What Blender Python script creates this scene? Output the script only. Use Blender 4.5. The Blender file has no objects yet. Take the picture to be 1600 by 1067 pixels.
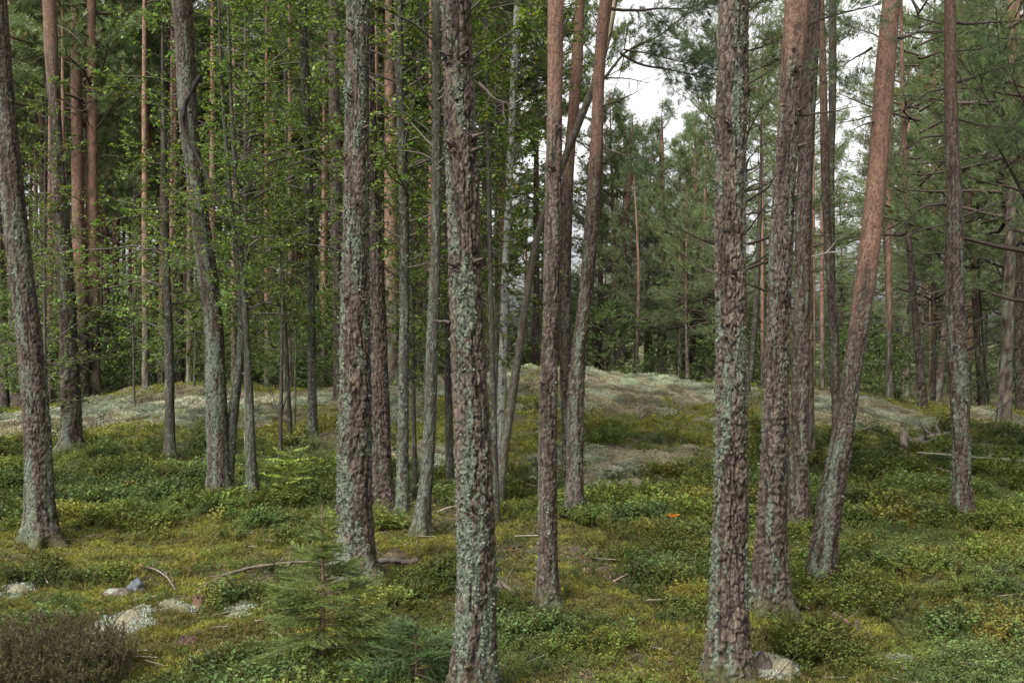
import bpy, math
import numpy as np
from mathutils import Vector

R = math.radians
rng = np.random.default_rng(11)
CAM_H = 1.7
FPX, CU, CV = 1556.0, 800.0, 533.5          # focal length and centre, in photograph pixels

# ------------------------------------------------------------------ camera, sky, sun, exposure
sc = bpy.context.scene
COL = sc.collection
cd = bpy.data.cameras.new('camera')
cam = bpy.data.objects.new('camera', cd)
COL.objects.link(cam)
cam.location = (0, 0, CAM_H)
cam.rotation_euler = (R(90), 0, 0)
cd.sensor_width = 36.0
cd.lens = 36.0 * FPX / 1600.0
cd.clip_start = 0.05
cd.clip_end = 3000
sc.camera = cam

world = bpy.data.worlds.new('World')
sc.world = world
world.use_nodes = True
wn = world.node_tree
bgn = wn.nodes['Background']
sky = wn.nodes.new('ShaderNodeTexSky')
sky.sky_type = 'NISHITA'
sky.sun_disc = False
sky.sun_elevation = R(52)
sky.sun_rotation = R(215)
sky.air_density = 1.0
sky.dust_density = 6.0
sky.ozone_density = 1.0
hs = wn.nodes.new('ShaderNodeHueSaturation')   # overcast: most of the blue gone
hs.inputs['Saturation'].default_value = 0.02
wn.links.new(sky.outputs[0], hs.inputs['Color'])
wn.links.new(hs.outputs[0], bgn.inputs['Color'])
bgn.inputs['Strength'].default_value = 0.125
sd = bpy.data.lights.new('sun', 'SUN')
sd.energy = 1.5
sd.angle = R(15)
sd.color = (1.0, 0.96, 0.89)
sun = bpy.data.objects.new('sun', sd)
COL.objects.link(sun)
sun.rotation_euler = (R(38), 0, R(-35))
sc.view_settings.view_transform = 'Standard'
sc.view_settings.look = 'None'
sc.view_settings.gamma = 1
sc.view_settings.exposure = 1.62
sc.render.engine = 'CYCLES'
cy = sc.cycles
cy.max_bounces = 5
cy.diffuse_bounces = 3
cy.glossy_bounces = 1
cy.transmission_bounces = 3
cy.transparent_max_bounces = 4

# ------------------------------------------------------------------ noise
def _hash(ix, iy, iz, seed):
    h = (ix.astype(np.int64) * 374761393 + iy.astype(np.int64) * 668265263 + iz.astype(np.int64) * 2147483647 + seed * 974634777) & 0xffffffff
    h = ((h ^ (h >> 13)) * 1274126177) & 0xffffffff
    h = (h ^ (h >> 16)) * 2246822519 & 0xffffffff
    return ((h ^ (h >> 15)) & 0xffffff) / float(0xffffff)

def vn(x, y, z=0.0, seed=0):
    x, y, z = np.broadcast_arrays(np.asarray(x, float), np.asarray(y, float), np.asarray(z, float))
    ix, iy, iz = np.floor(x), np.floor(y), np.floor(z)
    fx, fy, fz = x - ix, y - iy, z - iz
    fx, fy, fz = [f * f * (3 - 2 * f) for f in (fx, fy, fz)]
    r = 0
    for a in (0, 1):
        for b in (0, 1):
            for c in (0, 1):
                w = (fx if a else 1 - fx) * (fy if b else 1 - fy) * (fz if c else 1 - fz)
                r = r + w * _hash(ix + a, iy + b, iz + c, seed)
    return r

def fbm(x, y, z=0.0, seed=0, o=4):
    r, a, t = 0, 1.0, 0
    for k in range(o):
        r = r + a * vn(np.asarray(x) * 2 ** k, np.asarray(y) * 2 ** k, np.asarray(z) * 2 ** k, seed + k * 7)
        t += a
        a *= 0.55
    return r / t

def ss(a, b, x):
    t = np.clip((np.asarray(x, float) - a) / (b - a), 0, 1)
    return t * t * (3 - 2 * t)

# ------------------------------------------------------------------ terrain
CREST = np.array([(-600, 670), (-200, 655), (0, 647), (100, 638), (200, 618), (290, 605), (350, 607), (450, 613), (520, 610), (620, 602), (760, 592), (830, 577), (900, 577),
                  (960, 588), (1060, 601), (1110, 602), (1240, 607), (1300, 614), (1380, 626), (1450, 640), (1600, 648), (1900, 660), (2400, 690)], float)
CX = (CREST[:, 0] - CU) / FPX

def crest_dist(s):
    return 20.5 - 2.0 * np.clip(np.abs(s), 0, 1.2)

def height_smooth(x, y):
    x = np.asarray(x, float)
    y = np.asarray(y, float)
    s = x / np.maximum(y, 4.0)
    d = crest_dist(s)
    v = np.interp(s, CX, CREST[:, 1])
    zc = CAM_H - (v - CV) / FPX * d
    front = ss(10.5, 1.0, (y - d + 10.5) * 0 + 0) * 0 + ss(0, 1, (y - 11.0) / np.maximum(d - 11.0, 1))
    back = 1 - ss(d, d + 9, y) * 1.0
    z = np.where(y < d, zc * front, zc * back - 0.35 * ss(d, d + 9, y))
    z = z + ss(45, 160, np.hypot(x, y)) * 2.0 * (fbm(x * 0.01, y * 0.01, 0, 3, 2))
    return z

def height(x, y):
    x = np.asarray(x, float)
    y = np.asarray(y, float)
    r = np.hypot(x, y)
    k = 1 - 0.3 * ss(20, 60, r)
    on_mound = ss(12, 16, y) * (1 - ss(24, 30, y))
    z = height_smooth(x, y)
    z = z + k * ((fbm(x * 0.7, y * 0.7, 0, 21, 3) - 0.5) * 0.16 + (fbm(x * 2.6, y * 2.6, 0, 5, 3) - 0.5) * 0.09)
    z = z + on_mound * np.abs(fbm(x * 1.3, y * 1.3, 0, 31, 3) - 0.5) * 0.35 - on_mound * 0.02
    return z

def ground_at(u, v, hf=height):
    """where the sight line through photograph pixel (u, v) meets the ground"""
    ys = np.arange(3.0, 90, 0.03)
    xs = (u - CU) / FPX * ys
    zs = CAM_H - (v - CV) / FPX * ys
    hit = np.nonzero(zs <= hf(xs, ys))[0]
    i = hit[0] if len(hit) else len(ys) - 1
    return float(xs[i]), float(ys[i])

# ------------------------------------------------------------------ mesh helpers
def mesh_obj(name, V, F, mats, parent=None, col=None, mi=None, smooth=True, loc=None, kind=None):
    V = np.asarray(V, np.float32)
    me = bpy.data.meshes.new(name)
    me.vertices.add(len(V))
    me.vertices.foreach_set('co', V.ravel())
    Fs = F if isinstance(F, list) else [F]
    Fs = [np.asarray(f, np.int32) for f in Fs if len(f)]
    nl = sum(f.size for f in Fs)
    npoly = sum(len(f) for f in Fs)
    me.loops.add(nl)
    me.polygons.add(npoly)
    me.loops.foreach_set('vertex_index', np.concatenate([f.ravel() for f in Fs]))
    tot = np.concatenate([np.full(len(f), f.shape[1], np.int32) for f in Fs])
    st = np.concatenate([[0], np.cumsum(tot)[:-1]]).astype(np.int32)
    me.polygons.foreach_set('loop_start', st)
    if mi is not None:
        me.polygons.foreach_set('material_index', np.asarray(mi, np.int32))
    me.polygons.foreach_set('use_smooth', np.full(npoly, smooth, bool))
    for m in (mats if isinstance(mats, (list, tuple)) else [mats]):
        me.materials.append(m)
    if col is not None:
        a = me.color_attributes.new('col', 'FLOAT_COLOR', 'POINT')
        c = np.ones((len(V), 4), np.float32)
        c[:, :3] = col
        a.data.foreach_set('color', c.ravel())
    me.update()
    me.validate()
    o = bpy.data.objects.new(name, me)
    COL.objects.link(o)
    if parent is not None:
        o.parent = parent
    if loc is not None:
        o.location = loc
    if kind:
        o['kind'] = kind
    return o

class MB:
    """collects pieces and writes them as one mesh"""
    def __init__(s):
        s.V, s.T, s.Q, s.C, s.mt, s.mq, s.n = [], [], [], [], [], [], 0
    def add(s, V, F, c, m=0):
        V = np.asarray(V, float).reshape(-1, 3)
        F = np.asarray(F, np.int64)
        if len(F) == 0:
            return
        c = np.asarray(c, float)
        if c.ndim == 1:
            c = np.tile(c, (len(V), 1))
        s.V.append(V)
        s.C.append(c)
        if F.shape[1] == 3:
            s.T.append(F + s.n)
            s.mt.append(np.full(len(F), m))
        else:
            s.Q.append(F + s.n)
            s.mq.append(np.full(len(F), m))
        s.n += len(V)
    def build(s, name, mats, parent=None, smooth=True, loc=None, kind=None):
        F, m = [], []
        if s.T:
            F.append(np.concatenate(s.T)); m.append(np.concatenate(s.mt))
        if s.Q:
            F.append(np.concatenate(s.Q)); m.append(np.concatenate(s.mq))
        return mesh_obj(name, np.concatenate(s.V), F, mats, parent, np.concatenate(s.C), np.concatenate(m), smooth, loc, kind)

def scatter(TV, TF, P, M, S, C):
    """copies of a small template: positions P, rotation matrices M, scales S, colours C"""
    N, n = len(P), len(TV)
    S = np.asarray(S, float)
    if S.ndim == 1:
        S = S[:, None]
    V = np.einsum('nij,nkj->nki', M, TV[None] * (S[:, None, :] if S.shape[1] == 3 else S[:, :, None])) + P[:, None, :]
    F = (TF[None] + (np.arange(N) * n)[:, None, None]).reshape(-1, TF.shape[1])
    return V.reshape(-1, 3), F, np.repeat(C, n, axis=0)

def unit(a):
    a = np.asarray(a, float)
    return a / np.maximum(np.linalg.norm(a, axis=-1, keepdims=True), 1e-9)

def frame(d, up=None, roll=None):
    """matrices whose local +Y runs along d"""
    d = unit(d)
    N = len(d)
    if up is None:
        up = np.tile([0, 0, 1.0], (N, 1))
        up[np.abs(d[:, 2]) > 0.95] = [1, 0, 0]
    x = unit(np.cross(d, up))
    z = np.cross(x, d)
    if roll is not None:
        c, s_ = np.cos(roll)[:, None], np.sin(roll)[:, None]
        x, z = x * c + z * s_, z * c - x * s_
    return np.stack([x, d, z], axis=2)

def tube(P, Rr, k=5, cap=False):
    P = np.asarray(P, float)
    n = len(P)
    Rr = np.broadcast_to(np.asarray(Rr, float), (n,))
    d = unit(np.gradient(P, axis=0))
    M = frame(d)
    a = np.arange(k) / k * 2 * np.pi
    V = P[:, None] + Rr[:, None, None] * (np.cos(a)[None, :, None] * M[:, :, 0][:, None] + np.sin(a)[None, :, None] * M[:, :, 2][:, None])
    i = np.arange(n - 1)[:, None] * k
    j = np.arange(k)[None]
    j2 = (j + 1) % k
    F = np.stack([i + j, i + j2, i + k + j2, i + k + j], axis=-1).reshape(-1, 4)
    return V.reshape(-1, 3), F

def many_tubes(A, B, ra, rb, k=3):
    """straight little tubes from A to B"""
    N = len(A)
    M = frame(B - A)
    a = np.arange(k) / k * 2 * np.pi
    ring = np.cos(a)[None, :, None] * M[:, :, 0][:, None] + np.sin(a)[None, :, None] * M[:, :, 2][:, None]
    ra = np.broadcast_to(ra, (N,))
    rb = np.broadcast_to(rb, (N,))
    V = np.concatenate([A[:, None] + ring * ra[:, None, None], B[:, None] + ring * rb[:, None, None]], axis=1)
    j = np.arange(k)
    f = np.stack([j, (j + 1) % k, k + (j + 1) % k, k + j], axis=1)
    F = (f[None] + (np.arange(N) * 2 * k)[:, None, None]).reshape(-1, 4)
    return V.reshape(-1, 3), F

# ------------------------------------------------------------------ materials
def mat_base(name):
    m = bpy.data.materials.new(name)
    m.use_nodes = True
    nt = m.node_tree
    nt.nodes.clear()
    return m, nt, nt.nodes.new('ShaderNodeOutputMaterial')

def N(nt, t, **kw):
    n = nt.nodes.new(t)
    for k, v in kw.items():
        n.inputs[k].default_value = v
    return n

def var_col(nt, scale, lo, hi, obj_var=0.0):
    """vertex colour varied by fine noise and from object to object"""
    at = nt.nodes.new('ShaderNodeAttribute'); at.attribute_name = 'col'
    geo = nt.nodes.new('ShaderNodeTexCoord')
    no = N(nt, 'ShaderNodeTexNoise', Scale=scale, Detail=4.0, Roughness=0.65)
    nt.links.new(geo.outputs['Object'], no.inputs['Vector'])
    mr = N(nt, 'ShaderNodeMapRange', **{'From Min': 0.3, 'From Max': 0.7, 'To Min': lo, 'To Max': hi})
    nt.links.new(no.outputs['Fac'], mr.inputs['Value'])
    mul = nt.nodes.new('ShaderNodeVectorMath'); mul.operation = 'SCALE'
    nt.links.new(at.outputs['Color'], mul.inputs[0])
    nt.links.new(mr.outputs[0], mul.inputs['Scale'])
    out = mul.outputs[0]
    if obj_var:
        oi = nt.nodes.new('ShaderNodeObjectInfo')
        h = nt.nodes.new('ShaderNodeHueSaturation')
        m1 = N(nt, 'ShaderNodeMapRange', **{'To Min': 1 - obj_var, 'To Max': 1 + obj_var})
        m2 = N(nt, 'ShaderNodeMapRange', **{'To Min': 0.5 - obj_var * 0.07, 'To Max': 0.5 + obj_var * 0.07})
        nt.links.new(oi.outputs['Random'], m1.inputs['Value'])
        nt.links.new(oi.outputs['Random'], m2.inputs['Value'])
        nt.links.new(m1.outputs[0], h.inputs['Value'])
        nt.links.new(m2.outputs[0], h.inputs['Hue'])
        nt.links.new(out, h.inputs['Color'])
        out = h.outputs[0]
    return out, no, geo

def bark_mat(name, scale=90, lo=0.65, hi=1.35, bump=0.6, obj_var=0.0, dist=0.004):
    m, nt, out = mat_base(name)
    c, no, geo = var_col(nt, scale, lo, hi, obj_var)
    p = N(nt, 'ShaderNodeBsdfPrincipled', Roughness=0.9)
    p.inputs['Specular IOR Level'].default_value = 0.2
    nt.links.new(c, p.inputs['Base Color'])
    b = N(nt, 'ShaderNodeBump', Strength=bump, Distance=dist)
    nt.links.new(no.outputs['Fac'], b.inputs['Height'])
    nt.links.new(b.outputs[0], p.inputs['Normal'])
    nt.links.new(p.outputs[0], out.inputs[0])
    return m

def leaf_mat(name, trans=0.35, gloss=0.25, obj_var=0.0, scale=40, rough=0.5):
    m, nt, out = mat_base(name)
    c, no, geo = var_col(nt, scale, 0.85, 1.15, obj_var)
    p = N(nt, 'ShaderNodeBsdfPrincipled', Roughness=rough)
    p.inputs['Specular IOR Level'].default_value = gloss
    nt.links.new(c, p.inputs['Base Color'])
    if trans > 0:
        t = nt.nodes.new('ShaderNodeBsdfTranslucent')
        sc_ = nt.nodes.new('ShaderNodeVectorMath'); sc_.operation = 'MULTIPLY'
        sc_.inputs[1].default_value = (1.1, 1.25, 0.6)
        nt.links.new(c, sc_.inputs[0])
        nt.links.new(sc_.outputs[0], t.inputs['Color'])
        mx = N(nt, 'ShaderNodeMixShader', Fac=trans)
        nt.links.new(p.outputs[0], mx.inputs[1])
        nt.links.new(t.outputs[0], mx.inputs[2])
        nt.links.new(mx.outputs[0], out.inputs[0])
    else:
        nt.links.new(p.outputs[0], out.inputs[0])
    return m

M_BARK = bark_mat('pine_bark', 70, 0.6, 1.4, 0.9, dist=0.006)
M_FARBARK = bark_mat('far_bark', 30, 1.0, 2.0, 0.5, obj_var=0.15)
M_WOOD = bark_mat('twig_wood', 60, 0.7, 1.3, 0.4)
M_LICH = bark_mat('lichen', 120, 0.75, 1.25, 0.6)
M_GROUND = bark_mat('forest_floor', 55, 0.55, 1.45, 1.0, dist=0.02)
M_LEAF = leaf_mat('broad_leaf', 0.42, 0.3, obj_var=0.16)
M_NEEDLE = leaf_mat('pine_needles', 0.36, 0.2, obj_var=0.14)
M_SHRUB = leaf_mat('shrub_leaf', 0.30, 0.15, rough=.6)
M_MOSS = leaf_mat('moss', 0.25, 0.05, rough=0.9)
M_ROCK = bark_mat('stone', 40, 0.6, 1.4, 0.8)

# ------------------------------------------------------------------ things
def tag(o, label=None, cat=None, group=None, kind=None):
    if label: o['label'] = label
    if cat: o['category'] = cat
    if group: o['group'] = group
    if kind: o['kind'] = kind
    return o

def empty(name, loc, label=None, cat=None, group=None):
    o = bpy.data.objects.new(name, None)
    o.empty_display_size = 0.2
    COL.objects.link(o)
    o.location = loc
    return tag(o, label, cat, group)

def link_copy(o, parent=None):
    c = o.copy()
    COL.objects.link(c)
    c.parent = parent
    return c

# ------------------------------------------------------------------ ground zones (patches of moss, lichen, shrubs, litter)
ZONES = {
 'lichen': [(80,662,130,26,1),(170,640,90,20,1),(290,622,100,22,1.2),(290,655,80,16,.7),(450,640,120,30,.9),(600,640,80,26,.8),(500,690,70,14,.5),(760,600,80,22,.9),(940,596,120,20,1.3),(1060,612,90,16,1.3),(960,640,110,20,.9),(1080,660,60,12,.5),
            (980,742,130,26,1.2),(890,716,60,16,.9),(1330,640,110,26,1.1),(1400,662,90,14,1),(1560,655,70,10,.8),(670,718,50,16,.8),(190,985,34,13,1.1),(15,930,26,8,1.1),(250,957,16,6,1.0),
            (350,960,20,7,.9),(1425,1030,34,10,1.0),(1230,1042,28,9,.9),(1000,700,60,10,.5),(30,690,60,12,.7)],
 'shrub':  [(150,750,220,42,1.2),(250,795,120,32,1.1),(480,800,70,36,.9),(60,722,110,18,.9),(1000,692,130,14,.8),(930,800,60,20,.6),(1080,775,90,30,.9),(1100,840,100,42,.9),(1040,905,60,56,.75),
            (1420,750,230,48,1.3),(1470,880,230,84,1.5),(1560,700,120,22,1),(1280,700,60,26,.9),(1400,700,90,16,.7),(870,1015,110,44,1.1),(800,980,40,30,.6),(640,985,80,36,1),(1580,960,60,40,.8),(1450,1010,200,20,.5),
            (1230,800,60,50,.8),(380,830,60,24,.5),(440,930,60,20,.5),(700,760,60,20,.5),(840,780,50,24,.6),(70,905,80,18,.55),(560,800,60,20,.6),(1700,850,140,120,1.3),(-150,760,160,60,1)],
 'moss':   [(230,852,100,20,1.2),(50,884,80,20,1),(310,905,60,14,.5),(300,1000,90,40,1.2),(440,872,50,12,.8),(1080,655,90,20,.9),(1000,668,90,12,.7),(680,865,44,13,1),(1270,970,100,22,1.2),(1360,975,70,18,1.1),(960,945,110,22,.8),
            (820,695,50,18,.9),(200,700,160,14,.6),(1100,1000,80,20,.6),(1560,1030,90,22,.7),(420,1000,60,20,.5),(620,840,60,14,.9),(1470,668,80,10,.6),(150,930,60,14,.8),(730,830,40,14,.5)],
 'litter': [(960,893,46,34,1.1),(930,870,40,20,.6),(600,893,60,14,.9),(720,812,44,18,.9),(1250,905,50,30,.5),(870,945,60,14,.7),(210,680,120,12,.4),(800,930,30,14,.7),(1240,950,50,12,.6),(960,650,70,12,.6),(1060,690,80,10,.4),
            (1000,1040,120,24,.5),(330,880,80,14,.4),(270,940,60,12,.4)],
}
ZP = {}
for k_, lst in ZONES.items():
    arr = []
    for (u, v, ru, rv, s_) in lst:
        x0, y0 = ground_at(u, v, height_smooth)
        ya = ground_at(u, v + rv, height_smooth)[1]
        yb = y0 + (y0 - ya) * 1.25
        arr.append((x0, y0, ru / FPX * y0, max(0.12, abs(yb - ya) / 2), s_))
    ZP[k_] = arr

def zone(kind, x, y):
    w = np.zeros_like(np.asarray(x, float))
    wx = x + (fbm(x * 1.6, y * 1.6, 0, 71, 3) - 0.5) * 0.5
    wy = y + (fbm(x * 1.6, y * 1.6, 5, 72, 3) - 0.5) * 0.5
    for (x0, y0, a, b, s_) in ZP[kind]:
        q = ((wx - x0) / a) ** 2 + ((wy - y0) / b) ** 2
        w = np.maximum(w, s_ * np.exp(-q * 1.0))
    return w

def zones(x, y):
    n1 = fbm(x * 0.9, y * 0.9, 0, 41, 3); n2 = fbm(x * 0.9, y * 0.9, 0, 43, 3)
    n3 = fbm(x * 1.1, y * 1.1, 0, 47, 3); n4 = fbm(x * 1.4, y * 1.4, 0, 53, 3)
    mound = ss(13, 16, y) * (1 - ss(23, 27, y))
    w = np.stack([zone('lichen', x, y) * (1.0 + .15 * mound) + (n1 - 0.60) * 1.2 * mound,
                  zone('shrub', x, y) + (n2 - 0.35) * (1 - 0.6 * mound),
                  zone('moss', x, y) + (n3 - 0.3) * (0.9 + 1.3 * mound),
                  zone('litter', x, y) * .5 + (n4 - 0.33) * (0.9 + .5 * mound)], axis=-1)
    w = np.clip(w, 0, None)
    fine = np.stack([fbm(x * 6, y * 6, 0, 61 + i * 3, 3) for i in range(4)], axis=-1)
    w = w * (0.3 + 1.4 * fine)
    p = w ** 2.8
    return p / np.maximum(p.sum(-1, keepdims=True), 1e-9)

ZC = np.array([(0.18, 0.165, 0.115), (0.040, 0.046, 0.018), (0.075, 0.078, 0.022), (0.050, 0.042, 0.026)])

# ground sheet: fine before the camera, coarse elsewhere, out past the horizon
ang = np.concatenate([np.linspace(-180, -40, 40)[:-1], np.linspace(-40, 40, 420), np.linspace(40, 180, 40)[1:]])
rad = np.concatenate([[0.0], np.geomspace(1.2, 32, 300), np.geomspace(33, 900, 40)])
A_, R_ = np.meshgrid(np.radians(ang), rad)
gx, gy = np.sin(A_) * R_, np.cos(A_) * R_
gz = height(gx, gy)
zw = zones(gx.ravel(), gy.ravel())
gc = zw @ ZC
lump = fbm(gx * 9, gy * 9, 0, 91, 3)
gz = gz + (zw[:, 0].reshape(gx.shape) * (np.abs(lump - 0.5) * 0.22 + 0.02) + (lump - 0.5) * 0.035) * (R_ < 32)
gc = gc * (0.75 + 0.5 * fbm(gx * 14, gy * 14, 0, 95, 3).ravel())[:, None]
na, nr = len(ang), len(rad)
i_ = np.arange(nr - 1)[:, None] * na
j_ = np.arange(na - 1)[None]
gF = np.stack([i_ + j_, i_ + j_ + 1, i_ + na + j_ + 1, i_ + na + j_], -1).reshape(-1, 4)[:, ::-1]
ground = mesh_obj('ground', np.stack([gx, gy, gz], -1).reshape(-1, 3), gF, M_GROUND, col=gc, kind='structure')

# ------------------------------------------------------------------ bark
def worley(a, z, ca, cz, per, seed):
    """cells on a cylinder: a = angle*radius, per = number of cells around"""
    u, v = a / ca, z / cz
    iu, iv = np.floor(u), np.floor(v)
    f1 = np.full(u.shape, 9.0); f2 = np.full(u.shape, 9.0); cid = np.zeros(u.shape)
    for du in (-1, 0, 1):
        for dv in (-1, 0, 1):
            cu_, cv_ = iu + du, iv + dv
            w = np.mod(cu_, per)
            jx = _hash(w, cv_, np.zeros_like(w), seed); jy = _hash(w, cv_, np.ones_like(w), seed)
            d = np.hypot(cu_ + jx - u, cv_ + jy - v)
            idc = _hash(w, cv_, np.full_like(w, 2), seed)
            nearer = d < f1
            f2 = np.where(nearer, f1, np.minimum(f2, d))
            cid = np.where(nearer, idc, cid)
            f1 = np.where(nearer, d, f1)
    return f1, f2, cid

C_PLATE = np.array([0.054, 0.043, 0.033]); C_PLATE2 = np.array([0.085, 0.065, 0.049]); C_FISS = np.array([0.014, 0.010, 0.007])
C_RED = np.array([0.112, 0.064, 0.045]); C_LICH = np.array([0.098, 0.115, 0.082]); C_GREYB = np.array([0.21, 0.21, 0.19])

def trunk_mesh(name, axis, rad_, z_lo, z_hi, ring, seg, parent, seed, red=(9, 10), lich=0.4, plate=0.035, rough=1.0, style='pine', mat=None, flare=0.35, z_fine=None, tone=(.034, .029, .022)):
    """axis: fn(z)->(x,y) relative to base; rad_: fn(z)->radius; red: heights over which bark turns orange"""
    zs = np.arange(z_lo, (z_fine if z_fine else z_hi), ring)
    if z_fine and z_fine < z_hi:
        zs = np.concatenate([zs, np.arange(z_fine, z_hi, 0.22)])
    th = np.arange(seg) / seg * 2 * np.pi
    Z, T = np.meshgrid(zs, th, indexing='ij')
    r0 = rad_(Z)
    Rm = float(np.median(r0))
    zc_ = np.clip(Z, -.05, None)
    fl = flare * np.exp(-zc_ / 0.13) * (1.1 + 0.9 * np.sin(T * 4 + seed + 1.5 * np.sin(T + seed)) * np.exp(-zc_ / 0.20)) + .10 * np.exp(-np.clip(Z, 0, None) / .45)
    ct, st = np.cos(T), np.sin(T)
    wob = (vn(ct * 1.2 + 5, st * 1.2, Z * 1.6, seed) - 0.5) * 0.14
    dx = (fbm(ct * 4, st * 4, Z * 9, seed + 1, 3) - 0.5)
    A = T * Rm + dx * 0.028
    Zd = Z + (fbm(ct * 4 + 9, st * 4, Z * 7, seed + 2, 3) - 0.5) * 0.06
    plate = plate * .82
    redk = ss(red[0], red[1], Z + (fbm(ct * 2, st * 2, Z * 3, seed + 3, 2) - 0.5) * 0.8)
    if style == 'pine':
        A2 = A + (fbm(ct * Rm / .03, st * Rm / .03, Z / .05, seed + 21, 2) - .5) * plate * 1.1
        Z2 = Zd + (fbm(ct * Rm / .03 + 7, st * Rm / .03, Z / .05, seed + 22, 2) - .5) * plate * 1.6
        C0 = 2 * np.pi * Rm
        per = max(4, round(C0 / plate)); ca = C0 / per
        f1, f2, cid = worley(np.mod(A2, C0), Z2, ca, plate * 2.3, per, seed)
        fis = 1 - ss(0.02, 0.22, f2 - f1)
        per2 = max(6, round(C0 / .014 / max(1, plate / .035))); ca2 = C0 / per2
        g1, g2, cid2 = worley(np.mod(A2, C0), Z2, ca2, ca2 * 1.9, per2, seed + 50)
        fis2 = 1 - ss(0.02, 0.25, g2 - g1)
        rdg = 1 - np.abs(2 * fbm(ct * Rm / .035, st * Rm / .035, Z / .26, seed + 23, 3) - 1)
        crk = ss(.88, .985, rdg)
        fine = fbm(ct * Rm / .012, st * Rm / .012, Z / .014, seed + 6, 2)
        amp = (1 - 0.75 * redk) * rough * (1.0 - .45 * ss(.8, 4.0, Z))
        disp = amp * (-0.007 * fis - 0.009 * crk - 0.002 * fis2 + 0.003 * (cid - 0.5) + 0.004 * (cid2 - 0.5) + 0.007 * (fine - 0.5))
        base = C_PLATE + (C_PLATE2 - C_PLATE) * (cid * 0.5 + cid2 * 0.5)[..., None]
        big = fbm(ct * 1.3 + 2, st * 1.3, Z * 1.4, seed + 31, 3)[..., None]
        base = base * (1 + (big - .5) * np.array([.9, 1.0, 1.2]))
        base = base * (0.14 + 0.40 * cid2 + 1.45 * fine + .12 * cid)[..., None] * .9
        fk = np.clip(fis * 0.75 + crk * .8 + fis2 * 0.35, 0, .92)
        redc = C_RED * (0.62 + 0.4 * cid2 + 0.5 * fine + .2 * fbm(ct * 2, st * 2, Z * 2, seed + 8, 2))[..., None]
        c = base * (1 - fk[..., None]) + C_FISS * fk[..., None]
        redf = redk * (1 - 0.5 * np.clip(fis + crk, 0, 1))
        c = c * (1 - redf[..., None]) + redc * redf[..., None]
    elif style == 'birch':
        n = fbm(ct * 2, st * 2, Z * 6, seed, 3)
        band = fbm(ct * 1.5, st * 1.5, Z * 45, seed + 5, 2)
        c = np.array([0.36, 0.36, 0.32]) * (0.5 + 0.7 * n)[..., None]
        dk = ss(0.60, 0.70, band) + ss(0.62, 0.72, n) + ss(0.6, 0.1, Z) * 0.8
        dk = np.clip(dk, 0, 1)[..., None]
        c = c * (1 - dk) + np.array([0.07, 0.06, 0.05]) * dk
        disp = 0.002 * (n - 0.5)
    else:                                                     # smooth dark bark, mottled with pale lichen
        n = fbm(ct * 3, st * 3, Z * 9, seed, 4)
        c = np.array(tone) * (0.35 + 1.3 * n)[..., None] + np.zeros(Z.shape + (3,))
        disp = 0.008 * (n - 0.5) * rough
    lm = fbm(ct * 2.2 + 3, st * 2.2, Z * 3.2, seed + 9, 3)
    lf = fbm(ct * 9 + 3, st * 9, Z * 34, seed + 10, 3)
    low = 0.10 * (1 - ss(0.3, 3.2, Z)) - 0.05 * ss(2.0, 4.5, Z)
    thr_ = .585 - (lich - .5) * .22 - low * .45 - (.005 if style == 'grey' else 0)
    lw = .3 if style == 'grey' else .62
    thr_ = thr_ - .014 * np.cos(T - 3.6)
    lk = ss(-.02, .045, lw * lm + (1 - lw) * lf - thr_) * (1 - redk * 0.9)
    lcol = C_LICH * (0.45 + 0.9 * vn(ct * 20, st * 20, Z * 80, seed + 11))[..., None]
    c = c * (1 - 0.85 * lk[..., None]) + lcol * 0.85 * lk[..., None]
    disp = disp + 0.004 * lk * (lf - 0.3)
    mk = (1 - ss(0.02, 0.16, Z + (lf - 0.5) * 0.3))[..., None] * 0.75                       # moss at the foot
    c = c * (1 - mk) + np.array([0.040, 0.042, 0.014]) * mk
    rr = r0 * (1 + wob) + r0 * fl + disp * min(1.0, Rm / 0.06)
    ax, ay = axis(Z)
    V = np.stack([ax + rr * ct, ay + rr * st, Z], -1).reshape(-1, 3)
    n_, k_ = len(zs), seg
    i = np.arange(n_ - 1)[:, None] * k_
    j = np.arange(k_)[None]
    j2 = (j + 1) % k_
    F = np.stack([i + j, i + j2, i + k_ + j2, i + k_ + j], -1).reshape(-1, 4)
    o = mesh_obj(name, V, F, mat or M_BARK, parent, c.reshape(-1, 3))
    return o, (Z, T, rr, ax, ay, lk, disp)

# flakes of lichen standing off the bark
FL_V = np.array([(0, 0, 0), (-.5, .35, .25), (0, .55, .05), (.5, .4, .3), (.3, 1.0, .35), (-.35, .95, .15)], float)
FL_F = np.array([(0, 1, 2), (0, 2, 3), (2, 4, 3), (2, 5, 1), (2, 4, 5)])

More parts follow.
